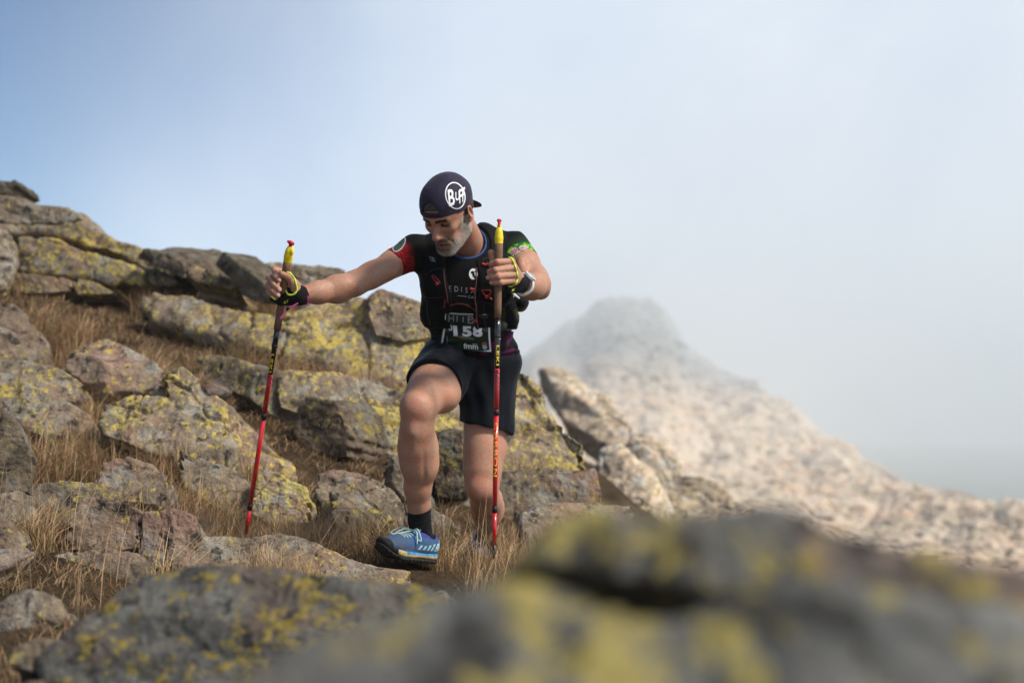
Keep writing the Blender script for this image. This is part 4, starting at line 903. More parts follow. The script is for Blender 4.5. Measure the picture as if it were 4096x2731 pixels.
# collar trim
ca = norm(NC1 - NC0); cu = norm(np.cross(ca, (0, 0, 1))); cv = np.cross(ca, cu); cc0 = NC1
best = []
for a in np.linspace(0, 2 * math.pi, 49):
    rd = math.cos(a) * cu + math.sin(a) * cv; ts = np.linspace(-0.12, 0.075, 120)
    q = NC1 + ts[:, None] * ca + np.where(ts > 0, np.sqrt(np.maximum(0.0715 ** 2 - ts ** 2, 0)), 0.0705)[:, None] * rd
    dq = evalp(shirt_p, q); i = np.argmax(dq < 0) if (dq < 0).any() else len(ts) - 1; best.append(q[i])
best = np.array(best)
for _ in range(3): best[:-1] = (np.roll(best[:-1], 1, 0) + best[:-1] + np.roll(best[:-1], -1, 0)) / 3; best[-1] = best[0]
V, Q = tube(best, 0.0048, 8); mesh_obj('collar', V, Q, BLUE_T, shirt)

# --- running vest over the shirt: two front panels with stuffed pockets, shoulder straps
def vgrow(pr, g): return [((lambda f: lambda p: f(p) - g)(fn), lo - g, hi + g, k, op) for fn, lo, hi, k, op in pr]
vest_p = vgrow(sh, 0.006)
vest_p += [ellip(P(1722, 1255, 5.29), (0.040, 0.055, 0.060), None, 0.03), ellip(P(1722, 1135, 5.24), (0.036, 0.050, 0.060), None, 0.03), ellip(P(1995, 1130, 5.23), (0.060, 0.045, 0.085), None, 0.04),
           ellip(P(2022, 1275, 5.33), (0.050, 0.070, 0.070), None, 0.03), ellip(P(2080, 1212, 5.40), (0.033, 0.06, 0.034), None, 0.01), ellip(P(1765, 1090, 5.21), (0.03, 0.03, 0.08), None, 0.04)]
xl, xr = (1795 - CX) / F_PX * 5.2, (1903 - CX) / F_PX * 5.2
def vlim(p):
    x, y, z = p[..., 0], p[..., 1], p[..., 2]
    gap = np.minimum(x - (xl + 0.012 * np.sin(z * 22)), (xr + 0.010 * np.sin(z * 25 + 1)) - x)          # >0 in the open front
    gap = np.minimum(gap, 5.33 - y); neckh = 0.080 - np.linalg.norm((p - cc0) - ((p - cc0) @ ca)[..., None] * ca, axis=-1)
    zb = 0.845 + 0.012 * sstep(0, 0.1, np.abs(x + 0.18)); low = (zb - z)
    armh = np.maximum(0.066 - np.linalg.norm((p - SR) - ((p - SR) @ dr)[..., None] * dr, axis=-1), -((p - SR) @ dr) - 0.03) if False else -1
    out_ = np.maximum((-0.385 - x), (x - 0.035)); out_ = np.where(z < 1.10, -1, out_)                   # straps stay inside the shoulders
    return np.maximum(np.maximum(gap, neckh), np.maximum(low, out_))
vest_p.append((vlim, np.array([-2.0, 4, 0]), np.array([2, 7, 3]), 0.006, 'and'))
vest_p.append((lambda p: np.linalg.norm(p, axis=-1) * 0 + 1.0, np.zeros(3), np.zeros(3), 0.001, 'sub'))
VV, VQ = nets(vest_p[:-1], 0.0040, post=lambda p, d: d + 0.0022 * pn(p * 30 + 4) + 0.0012 * np.sin(p[..., 2] * 240) * sstep(1.06, 1.0, p[..., 2]) * 0.4)
vc = np.tile(np.array([0.0026, 0.0027, 0.0031]), (len(VV), 1)); vp = pix(VV)
yl = sstep(0.1, 0.5, pn(VV * 24 + 2)) * sstep(2000, 2030, vp[:, 0]) * sstep(1215, 1240, vp[:, 1]); vc = vc * (1 - yl[:, None]) + np.array([0.075, 0.062, 0.010]) * yl[:, None]
vest = mesh_obj('running_vest', VV, VQ, fabric('vest fabric', None, 0.7), person, col=vc); tV = bvh((VV, VQ), (TV, TQ))
def cord(name, pts, r, mat, par, tree=None, off=0.002, n=6):
    L_ = surf_line(tree or tV, pts, off, n)
    if len(L_) > 2: V, Q = tube(L_, r, 6); return mesh_obj(name, V, Q, mat, par)
cord('piping', [(1906, 1072), (1904, 1130), (1899, 1180), (1905, 1230), (1906, 1270), (1912, 1310), (1922, 1335)], 0.0026, PINKP, vest)
cord('piping', [(1775, 1075), (1778, 1120), (1788, 1180), (1792, 1210)], 0.0022, PINKP, vest)
cord('cord', [(1728, 1103), (1735, 1102), (1748, 1115), (1760, 1130), (1752, 1132), (1738, 1120), (1728, 1103)], 0.0016, RED, vest)
cord('cord', [(1745, 1130), (1750, 1140)], 0.0055, RED, vest, n=3)
cord('cord', [(1927, 1160), (1962, 1162), (1958, 1176), (1948, 1192), (1927, 1160)], 0.0016, RED, vest)
cord('toggle', [(1946, 1180), (1943, 1192)], 0.0055, RED, vest, n=3); cord('toggle', [(1958, 1191), (1968, 1197)], 0.004, RED, vest, n=3)
cord('toggle', [(1879, 1154), (1890, 1158), (1898, 1156)], 0.006, RED, vest, n=3); cord('toggle', [(1885, 1276), (1898, 1280), (1904, 1284)], 0.006, RED, vest, n=3)
cord('toggle', [(1927, 1055), (1940, 1060), (1953, 1055)], 0.006, RED, vest, n=4); cord('toggle', [(1780, 1198), (1777, 1230)], 0.0028, RED, vest, n=3)
cord('cord', [(1798, 1222), (1835, 1214), (1870, 1222), (1902, 1242)], 0.0016, plain('dark red seam', (0.11, 0.012, 0.012), 0.6), shirt)
SEAM = plain('dark grey seam', (0.022, 0.022, 0.024), 0.6, 0.1)
for ln_ in ([(1697, 1185), (1730, 1192), (1775, 1188)], [(1700, 1100), (1735, 1078), (1770, 1072)], [(1925, 1205), (1975, 1218), (2040, 1212), (2070, 1200)], [(1925, 1040), (1960, 1030), (2010, 1040)], [(1935, 1215), (1938, 1280), (1950, 1325)], [(2035, 1220), (2060, 1270), (2050, 1320)], [(1712, 1200), (1708, 1250), (1722, 1300)]):
    cord('seam', ln_, 0.0011, SEAM, vest, None, 0.0006)
V, Q = nets([ellip(P(2008, 1300, 5.268), (0.020, 0.012, 0.022), None, 0.004), ellip(P(2008, 1300, 5.256), (0.011, 0.010, 0.013), None, 0.003)], 0.002); mesh_obj('flask_cap', V, Q, plain('smoky flask cap', (0.055, 0.055, 0.048), 0.3, 0.2), vest)
V2, T2 = ring2d(8, 14, 3, 4); a45 = math.pi / 4
V2 = place2d(V2, (1730, 1037), (0.80, -0.62), (0.95, 0.85)); decal('logo', V2, T2, tV, GREYP, vest, 0.001)
V2, T2 = text2d('S', 0.02); decal('logo', place2d(V2, (1726, 1045), (12, 2), (3, -17)), T2, tV, GREYP, vest, 0.001)
V2, T2 = disc2d(17, 22, (1893, 1096)); decal('emblem', V2, T2, tV, WHITE, shirt, 0.001)
for c2, r2 in (((1890, 1090), (7, 6)), ((1894, 1100), (5, 8)), ((1899, 1109), (4, 6)), ((1903, 1086), (5, 4))):
    V2, T2 = disc2d(*r2, c2); decal('emblem', V2, T2, tV, BLACK, shirt, 0.0016)
for s_, x_, y_, w_, h_ in (('E', 1796, 1165, 16, 22), ('D', 1818, 1166, 16, 22), ('I', 1845, 1167, 14, 20), ('S', 1862, 1171, 15, 21), ('A', 1883, 1173, 16, 21)):
    V2, T2 = text2d(s_, 0.0); V2 = place2d(V2, (x_, y_), (w_, 1.5), (0.5, -h_)); decal('lettering', V2, T2, tS, GREYP, shirt, 0.001)
V2, T2 = poly2d([(1830, 1181), (1868, 1185), (1868, 1187), (1830, 1183.5)]); decal('lettering', V2, T2, tS, GREYP, shirt, 0.001)
V2, T2 = text2d('CAR', 0.0, 0, 1.1); decal('lettering', place2d(V2, (1873, 1192), (11, 1), (0, -10)), T2, tS, GREYP, shirt, 0.001)

# --- race bib pinned to the shirt
bib = decal('race_bib', *poly2d([(1783, 1250), (1958, 1256), (1960, 1335), (1964, 1406), (1930, 1404), (1850, 1398), (1786, 1382), (1765, 1372), (1776, 1315)]), tS, WHITE, person, 0.004, 8)
bib['label'] = 'dark green race bib with white number'
decal('bib_face', *poly2d([(1786, 1252), (1951, 1258), (1952, 1335), (1957, 1398), (1930, 1403), (1850, 1398), (1790, 1381), (1773, 1371), (1783, 1315)]), tS, BIBG, bib, 0.0050, 8)
for s_, x_, y_, w_, h_, bo in (('0', 1795, 1322, 17, 28, 0.02), ('1', 1815, 1341, 16, 42, 0.05), ('5', 1850, 1345, 38, 44, 0.05), ('8', 1892, 1345, 38, 44, 0.05)):
    V2, T2 = text2d(s_, bo); V2 = V2 / np.array([V2[:, 0].max(), 1]); decal('bib_number', place2d(V2, (x_, y_), (w_, 1.5), (-2, -h_)), T2, tS, WHITE, bib, 0.0060)
V2, T2 = text2d('SERGIO PÉREZ ESTEBAN', 0.01); V2 = V2 / np.array([V2[:, 0].max(), 1]); decal('bib_text', place2d(V2, (1814, 1344), (82, 15), (0, -7)), T2, tS, GOLD, bib, 0.0060)
V2, T2 = text2d('fmm', 0.02); V2 = V2 / np.array([V2[:, 0].max(), 1]); decal('bib_text', place2d(V2, (1855, 1392), (58, 4), (-1, -23)), T2, tS, WHITE, bib, 0.0060)
for i in range(6): decal('bib_mark', *disc2d(1.6, 1.6, (1891 + 3.4 * i, 1373 + (i % 2) * 3.2)), tS, WHITE, bib, 0.0060)
decal('bib_mark', *poly2d([(1929, 1378), (1947, 1378), (1947, 1390), (1938, 1398), (1930, 1391)]), tS, plain('crest blue', (0.36, 0.50, 0.66), 0.5, 0.2), bib, 0.0060)
decal('bib_mark', *poly2d([(1927, 1377), (1928, 1366), (1933, 1370), (1937, 1364), (1941, 1370), (1946, 1366), (1946, 1377)]), tS, plain('crest rust', (0.34, 0.10, 0.05), 0.5, 0.2), bib, 0.0060)
cord('bib_mark', [(1791, 1342), (1788, 1352), (1793, 1360), (1788, 1372)], 0.0010, GREYP, bib, tS, 0.006)
for s_, x_, y_, w_, h_ in (('H', 1796, 1283, 20, 24), ('I', 1826, 1284, 5, 23), ('I', 1851, 1286, 4, 22), ('B', 1871, 1291, 25, 28)):
    V2, T2 = text2d(s_, 0.0); V2 = V2 / np.array([V2[:, 0].max(), 1]); decal('bib_text', place2d(V2, (x_, y_), (w_, 1), (0, -h_)), T2, tS, GREYP, bib, 0.0060)
decal('bib_mark', *poly2d([(1797, 1252), (1900, 1258), (1900, 1261), (1797, 1255)]), tS, GREYP, bib, 0.0060)

# --- shorts
hemR = P(1738, 1543, 5.205); drs = norm(KR - HIPR); hemL = P(1945, 1712, 5.47); dls = norm(np.array([-0.26, -0.05, -1.0]))
so = [ellip(P(1896, 1435, 5.47), (0.172, 0.128, 0.095), None, 0.05), capsule(HIPR, P(1710, 1590, 5.10), 0.112, 0.1035, 0.05), capsule(HIPL, P(1945, 1800, 5.46), 0.117, 0.103, 0.05),
      ellip(P(1880, 1540, 5.46), (0.09, 0.09, 0.06), None, 0.05)]
lo_r, hi_r = hemR + np.array([-0.22, -0.30, -0.22]), hemR + np.array([0.13, 0.12, 0.14]); lo_l, hi_l = hemL + np.array([-0.16, -0.2, -0.30]), hemL + np.array([0.2, 0.2, 0.06])
def hem_cut(p0, n, lo, hi):
    return ((lambda p: np.maximum(-((p - p0) @ n), np.max(np.maximum(lo - p, p - hi), axis=-1))), lo, hi, 0.003, 'sub')
so += [hem_cut(hemR, drs, lo_r, hi_r), hem_cut(hemL, dls, lo_l, hi_l)]
so += [capsule(P(1765, 1500, 5.32), P(1700, 1605, 5.06), 0.094, 0.094, 0.003, 'sub'), capsule(P(1948, 1650, 5.48), P(1945, 1850, 5.46), 0.094, 0.094, 0.003, 'sub')]
def sfold(p, d):
    a = pn(p * np.array([9, 9, 4]) + 1.7); b = pn(p * np.array([30, 30, 12]))
    return d + 0.0055 * np.sin(a * 6 + (p[..., 0] * 26 - p[..., 2] * 16)) * 0.6 + 0.003 * b
OV, OQ = nets(so, 0.0040, post=sfold)
shorts = mesh_obj('shorts', OV, OQ, SHORTS, person)
wb = [P(1898, 1402, 5.45) + np.array([0.174 * math.cos(a), 0.124 * math.sin(a), -0.014 * math.cos(a) + 0.004 * math.sin(3 * a)]) for a in np.linspace(0, 2 * math.pi, 61)]
wb2 = [ellip(P(1900, 1408, 5.455), (0.172, 0.126, 0.040), None, 0.02)]
WV, WQ = nets(wb2, 0.004, post=lambda p, d: d + 0.003 * pn(p * np.array([12, 12, 50])) + 0.002 * pn(p * 40))
mesh_obj('shirt_tail', WV, WQ, SHIRT, person, col=np.clip(np.array([0.0032, 0.0032, 0.0040]) + 0.5 * sstep(0.15, 0.5, pn(WV * np.array([22, 22, 60]) + 4))[:, None] * np.array([0.10, 0.006, 0.065]), 0, 1))

# --- shoes and socks
def shoe(heel, toe, up, flip, label):
    """heel, toe: points on the ground line of the sole"""
    x = norm(np.asarray(toe) - heel); z = norm(np.asarray(up) - x * (np.asarray(up) @ x)); y = np.cross(z, x); Rm = np.stack([x, y, z], 1)
    root = empty('shoe', heel) if False else None
    def toe_z(p): return 0.34 * np.maximum(p[..., 0] - 0.18, 0) ** 2 / 0.09 + 0.10 * np.maximum(0.03 - p[..., 0], 0)
    def outline(p, g=0.0):
        q = p[..., :2]; d = None
        for (ax_, ay, bx, by, ra, rb) in ((0.042, 0, 0.12, 0.0, 0.037, 0.037), (0.12, 0.0, 0.20, 0.003 * flip, 0.037, 0.050), (0.20, 0.003 * flip, 0.247, 0.006 * flip, 0.050, 0.037)):
            a = np.array([ax_, ay]); b = np.array([bx, by]); t = np.clip(((q - a) @ (b - a)) / ((b - a) @ (b - a)), 0, 1)
            e = np.linalg.norm(q - a - t[..., None] * (b - a), axis=-1) - (ra + (rb - ra) * t); d = e if d is None else np.minimum(d, e)
        return d - g
    def layer(z0, z1, g, bev=0.004):
        def fn(p):
            zz_ = p[..., 2] - toe_z(p); d2 = outline(p, g) ; dz = np.maximum(z0 - zz_, zz_ - z1); k = bev; h = np.maximum(k - np.abs(d2 - dz), 0) / k
            return np.maximum(d2, dz) + h * h * k * 0.25
        return (fn, np.array([-0.01, -0.07, -0.01]), np.array([0.30, 0.07, 0.11]), 0.003, 'add')
    def lug(p, d): 
        q = (p - heel) @ Rm; return d + np.where(q[..., 2] - toe_z(q) < 0.006, 0.0045 * sstep(-0.2, 0.3, np.sin(q[..., 0] * 330) * np.sin(q[..., 1] * 250 + 1)), 0)
    V1, Q1 = nets(local([layer(0.0, 0.013, 0.003)], Rm, heel), 0.0025, post=lug)
    V2_, Q2 = nets(local([layer(0.0125, 0.036, 0.001, 0.012)], Rm, heel), 0.0028)
    up_p = [ellip((0.220, 0.004 * flip, 0.050), (0.062, 0.043, 0.028), None, 0.03), capsule((0.10, 0, 0.062), (0.20, 0.003 * flip, 0.050), 0.043, 0.036, 0.03), ellip((0.05, 0, 0.062), (0.050, 0.037, 0.050), None, 0.03),
            ellip((0.105, 0, 0.085), (0.035, 0.033, 0.030), None, 0.02), capsule((0.058, 0, 0.095), (0.072, 0, 0.19), 0.030, 0.036, 0.006, 'sub'),
            layer(0.02, 0.045, -0.003, 0.02), ((lambda p: p[..., 2] - toe_z(p) - 0.020), np.full(3, -0.1), np.full(3, 0.4), 0.003, 'sub')]
    V3, Q3 = nets(local(up_p, Rm, heel), 0.0026)
    q = (V3 - heel) @ Rm; c3 = np.tile(np.array([0.036, 0.095, 0.215]), (len(V3), 1)); n_ = pn(V3 * 45)
    def bl(mask, c): nonlocal c3; c3 = c3 * (1 - mask[:, None]) + np.asarray(c)[None] * mask[:, None]
    bl(sstep(0.14, 0.20, q[:, 0]) * 0.75, (0.075, 0.105, 0.165)); bl(0.45 * sstep(0.0, 0.5, n_), (0.09, 0.135, 0.20))
    bl(0.5 * sstep(0.1, 0.5, pn(V3 * 90 + 3)) * sstep(0.075, 0.04, q[:, 2]), (0.17, 0.13, 0.09))
    bl(sstep(0.085, 0.095, q[:, 2]) * (q[:, 0] < 0.12), (0.04, 0.05, 0.24))
    st_ = (q[:, 0] < 0.135) * (np.abs(q[:, 1]) > 0.012); sl = np.sin((q[:, 0] + 0.55 * q[:, 2]) * 300) > 0.0; tri = (q[:, 2] > 0.046) * (q[:, 2] < 0.062 + 0.20 * np.maximum(0.095 - q[:, 0], 0))
    bl(st_ * tri * np.where(q[:, 0] < 0.035, 1, sl) * 0.9, (0.36, 0.58, 0.66)); bl((q[:, 0] < 0.02) * (q[:, 2] > 0.04) * 0.85, (0.33, 0.53, 0.62))
    bl(sstep(0.244, 0.250, q[:, 0] + 0.3 * (0.05 - q[:, 2])) * (q[:, 2] < 0.080), (0.020, 0.018, 0.018))
    zc = (V2_ - heel) @ Rm; hz = zc[:, 2] - toe_z(zc); mc = np.where((hz > 0.026)[:, None] & (zc[:, 0] < 0.19)[:, None], np.array([0.06, 0.27, 0.50]), np.array([0.56, 0.44, 0.20])) * (0.85 + 0.3 * pn(V2_ * 120))[:, None]
    mc = np.where((zc[:, 0] > 0.225)[:, None], np.array([0.020, 0.018, 0.018]), mc); mc = np.where(((hz < 0.022) & (zc[:, 0] < 0.13))[:, None], mc * np.array([0.62, 0.55, 0.5]), mc)
    upm = mesh_obj('shoe', V3, Q3, fabric('shoe mesh', None, 0.7, 0.2), person, col=np.clip(c3, 0.01, 1)); upm['label'] = label
    mesh_obj('midsole', V2_, Q2, fabric('foam', None, 0.7, 0.2, 0), upm, col=np.clip(mc, 0.01, 1)); mesh_obj('outsole', V1, Q1, plain('black rubber', (0.018, 0.017, 0.016), 0.8, 0.5, 0.5, 60), upm)
    tw = np.array([[math.cos(1.0), 0, math.sin(1.0)], [0, 1, 0], [-math.sin(1.0), 0, math.cos(1.0)]])
    Vt, Qt = nets(local([ellip((0.122, 0, 0.112), (0.007, 0.027, 0.042), np.array([[math.cos(-0.55), 0, math.sin(-0.55)], [0, 1, 0], [-math.sin(-0.55), 0, math.cos(-0.55)]]), 0.01)], Rm, heel), 0.0025)
    mesh_obj('tongue', Vt, Qt, plain('tongue mesh', (0.055, 0.16, 0.31), 0.8, 0.3, 0.6, 700), upm)
    tree = bvh((V3, Q3), (Vt, Qt)); lace = plain('pale lace', (0.40, 0.56, 0.56), 0.8, 0.15) if 'pale lace' not in bpy.data.materials else bpy.data.materials['pale lace']
    W = lambda a, b, c: heel + Rm @ np.array([a, b, c])
    for i, xx in enumerate((0.145, 0.160, 0.175, 0.190)):
        pts = []
        for yy in np.linspace(-0.024, 0.024, 9):
            h_, n_, _, _ = tree.ray_cast(Vector(W(xx + 0.006 * math.cos(yy * 60), yy, 0.2)), Vector(-z))
            if h_ is not None: pts.append(np.array(h_) + np.array(n_) * 0.0015)
        if len(pts) > 3: V, Q = tube(smooth_pts(pts, 2), 0.0024, 6); mesh_obj('lace', V, Q, lace, upm)
    kn = W(0.134, 0, 0.110)
    for loop in ([(0, 0, 0), (0.03, 0.03 * flip, 0.006), (0.065, 0.045 * flip, -0.018), (0.05, 0.03 * flip, -0.020), (0, 0, 0)], [(0, 0, 0), (0.005, -0.030 * flip, 0.006), (-0.005, -0.045 * flip, -0.030), (0.004, -0.035 * flip, -0.028), (0, 0, 0)],
                 [(0, 0, 0), (0.03, 0.02 * flip, 0.0), (0.07, 0.04 * flip, -0.034)], [(0, 0, 0), (0.012, -0.034 * flip, -0.004), (0.012, -0.046 * flip, -0.046)]):
        V, Q = tube(smooth_pts([kn + Rm @ np.array(l_) for l_ in loop], 5), 0.0026, 6); mesh_obj('lace', V, Q, lace, upm)
    return upm
h1 = P(1738, 2252, 5.27); t1 = P(1512, 2230, 5.065)
shoe(h1, t1, (0.05, -0.05, 1.0), -1, 'muddy blue shoe planted forward with pale laces')
h2 = P(1972, 2238, 5.93); t2 = P(1880, 2272, 5.68)
shoe(h2, t2, (-0.05, 0.25, 1.0), 1, 'blue shoe trailing behind, half hidden by grass')
def sock(pts, rad, lab):
    ax_ = norm(pts[1] - pts[0]); cutp = halfspace(pts[0] - ax_ * 0.004, -ax_, np.asarray(pts[0]) - 0.09, np.asarray(pts[0]) + 0.09, 0.003)
    V, Q = nets(chain(pts, rad, 0.01) + [cutp], 0.003, post=lambda p, d: d + 0.0008 * sstep(0.008, 0.02, (p - pts[0]) @ ax_) * np.sin(((p - pts[0]) @ ax_) * 380 + 2 * pn(p * 20)))
    mesh_obj('sock', V, Q, SOCK, person)
sock([P(1677, 2026, 5.182), P(1678, 2080, 5.205), P(1690, 2160, 5.235)], [0.0425, 0.0410, 0.0405], '')
sock([P(1945, 2132, 5.775), P(1944, 2150, 5.80), P(1948, 2190, 5.84)], [0.0415, 0.0405, 0.040], '')

# --- hands: glove straps, wrist band, watch
gl = [capsule(P(1122, 1203, 4.982), P(1195, 1186, 4.985), 0.0165, 0.031, 0.02), capsule(P(1150, 1180, 4.990), P(1200, 1178, 4.985), 0.026, 0.032, 0.02), capsule(P(1092, 1192, 4.985), P(1125, 1200, 4.985), 0.013, 0.016, 0.01), capsule(P(1150, 1092, 5.004), P(1175, 1120, 5.0), 0.012, 0.014, 0.01)]
GV, GQ = nets(gl, 0.0028, post=lambda p, d: d + 0.001 * pn(p * 70)); glv = mesh_obj('glove', GV, GQ, GLOVE, person); glv['label'] = 'black pole strap glove with neon yellow piping'
def region(u0, u1, v0, v1): m = (px[:, 0] > u0) & (px[:, 0] < u1) & (px[:, 1] > v0) & (px[:, 1] < v1); return (BV, BQ[m[BQ].all(1)])
tG = bvh((GV, GQ), region(1020, 1300, 1000, 1320))
cord('piping', [(1148, 1090), (1160, 1094), (1176, 1112), (1185, 1140), (1188, 1160), (1180, 1174), (1166, 1180), (1152, 1177), (1145, 1165), (1142, 1150)], 0.0032, NEON, glv, tG, 0.0015)
cord('piping', [(1086, 1186), (1094, 1192), (1100, 1198)], 0.003, NEON, glv, tG, 0.001)
for s_, x_, y_, w_, h_ in (('K', 1135, 1216, 12, 11), ('I', 1148, 1211, 3, 11)):
    V2, T2 = text2d(s_, 0.02); V2 = V2 / np.array([V2[:, 0].max(), 1]); decal('lettering', place2d(V2, (x_, y_), (w_, -4), (2, -h_)), T2, tG, NEON, glv, 0.0012)
def wring(c, axis, r, rr, mat, name, par, sq=1.0):
    ax_ = norm(axis); u = norm(np.cross(ax_, (0.0, 0.0, 1))); v = np.cross(ax_, u)
    V, Q = tube([c + r * (math.cos(a) * u + sq * math.sin(a) * v) for a in np.linspace(0, 2 * math.pi, 37)], rr, 8, False); return mesh_obj(name, V, Q, mat, par)
fa = norm(WR - P(1270, 1170, 5.03)); wring(P(1207, 1180, 4.995), fa + np.array([0, 0, -0.25]), 0.0335, 0.0042, MAG, 'wrist_band', person)
L_ = np.array([P(1192, 1212, 4.962), P(1172, 1224, 4.958), P(1150, 1234, 4.957), P(1130, 1262, 4.955), P(1122, 1275, 4.953)]); V, Q = tube(smooth_pts(L_, 5), 0.0030, 6); mesh_obj('strap_cord', V, Q, MAG, glv)
V, Q = tube(np.array([P(1157, 1230, 4.957), P(1146, 1239, 4.957)]), 0.0055, 8); mesh_obj('strap_buckle', V, Q, GLOVE, glv)
fl_ = norm(WL - P(2128, 1146, 5.11))
g2 = [capsule(P(2083, 1132, 4.990), P(2066, 1128, 4.960), 0.034, 0.031, 0.02), capsule(P(2062, 1150, 4.955), P(2030, 1158, 4.93), 0.020, 0.014, 0.01)]
GV2, GQ2 = nets(g2, 0.003); glv2 = mesh_obj('glove', GV2, GQ2, GLOVE, person); tG2 = bvh((GV2, GQ2), region(1900, 2250, 960, 1300))
cord('piping', [(2030, 1029), (2045, 1034), (2058, 1058), (2066, 1085), (2070, 1110), (2064, 1132), (2050, 1144), (2034, 1146)], 0.0033, NEON, glv2, tG2, 0.0012)
V2, T2 = text2d('K', 0.03); decal('lettering', place2d(V2, (2046, 1166), (14, -4), (3, -9)), T2, tG2, NEON, glv2, 0.0012)
wc = P(2092, 1138, 5.008); wring(wc, fl_, 0.0365, 0.0060, plain('white watch strap', (0.66, 0.68, 0.66), 0.5, 0.05), 'watch_strap', person, 1.0)
wdir = norm(np.array([0.55, -0.55, 0.75]) - fl_ * (np.array([0.55, -0.55, 0.75]) @ fl_)); wcen = wc + wdir * 0.038
V, Q = tube([wcen - wdir * 0.006, wcen - wdir * 0.004, wcen + wdir * 0.005, wcen + wdir * 0.007], [0.020, 0.0225, 0.0225, 0.0205], 28); watch = mesh_obj('watch', V, Q, plain('white watch case', (0.62, 0.64, 0.64), 0.35, 0.05), person, smooth=False)
V, Q = tube([wcen + wdir * 0.0068, wcen + wdir * 0.0078], [0.0175, 0.0172], 28); mesh_obj('watch_face', V, Q, plain('grey watch glass', (0.30, 0.34, 0.40), 0.15, 0.05), watch, smooth=False)
V, Q = tube(np.array([P(2048, 1170, 4.945), P(2062, 1182, 4.94), P(2078, 1194, 4.938)]), [0.0035, 0.0035, 0.0028], 8); mesh_obj('strap_end', V, Q, WHITE, watch)
# sleeve badge, sleeve lettering
V2, T2 = ring2d(19, 36, 4, 30); rot = R_(38); ex, ey = (math.cos(rot), math.sin(rot)), (-math.sin(rot), math.cos(rot))
BC = (1597, 978)
decal('badge', place2d(disc2d(18, 34)[0], BC, ex, ey), disc2d(18, 34)[1], tS, plain('badge green grey', (0.035, 0.065, 0.045), 0.6, 0.6, 0, 220), shirt, 0.0012)
decal('badge', place2d(V2, BC, ex, ey), T2, tS, plain('badge rim', (0.42, 0.45, 0.46), 0.6, 0.2), shirt, 0.0018)
for i, (s_, x_, y_, rt, w_, h_) in enumerate((('W', 2049, 1027, -38, 22, 22), ('R', 2066, 1013, -34, 18, 21), ('O', 2081, 1001, -10, 19, 16), ('Y', 2096, 1003, 18, 12, 18))):
    r_ = R_(rt); e1 = np.array([math.cos(r_), math.sin(r_)]); e2 = np.array([math.sin(r_), -math.cos(r_)])
    for bo, m_, of in ((0.10, WHITE, 0.0014), (0.02, plain('sleeve letter red', (0.42, 0.012, 0.03), 0.6, 0.1), 0.0022)):
        V2, T2 = text2d(s_, bo); V2 = V2 / np.array([V2[:, 0].max(), 1]); g_ = 2.0 if bo > 0.05 else 0
        decal('lettering', place2d(V2, np.array([x_, y_]) - e1 * g_ - e2 * g_, e1 * (w_ + 2 * g_), e2 * (h_ + 2 * g_)), T2, tS, m_, shirt, of)

# ==================================================================== trekking poles
CORK = M('cork grip'); cpz = CORK.pos(); k1 = CORK.noise(cpz, 420, 3, 0.6); k2 = CORK.noise(cpz, 130, 3, 0.6)
ck = CORK.mix(CORK.ramp(k1, [(0.38, 0), (0.6, 1)]), (0.085, 0.040, 0.020), (0.27, 0.145, 0.080)); ck = CORK.mix(CORK.ramp(k2, [(0.60, 0), (0.68, 0.6)]), ck, (0.06, 0.03, 0.016))
CORK.set(Base_Color=ck, Roughness=0.85); CORK.l(CORK.bump(k1, 0.5, 0.001), CORK.b.inputs['Normal'])
PYEL = plain('yellow plastic', (0.82, 0.62, 0.012), 0.35, 0.04, spec=0.5); PRED = plain('red plastic', (0.50, 0.010, 0.025), 0.4, 0.06)
PBLK = plain('black carbon', (0.008, 0.008, 0.009), 0.22, 0.2, spec=0.5, coat=0.4); PSH = plain('red lacquer', (0.56, 0.012, 0.016), 0.25, 0.05, spec=0.5, coat=0.5)
BANDM = plain('black sleeve', (0.010, 0.010, 0.010), 0.5, 0.2); PTXT = plain('yellow print', (0.80, 0.58, 0.02), 0.5, 0.04); TIPM = plain('dark steel tip', (0.05, 0.05, 0.05), 0.35, 0.2, metal=0.8)
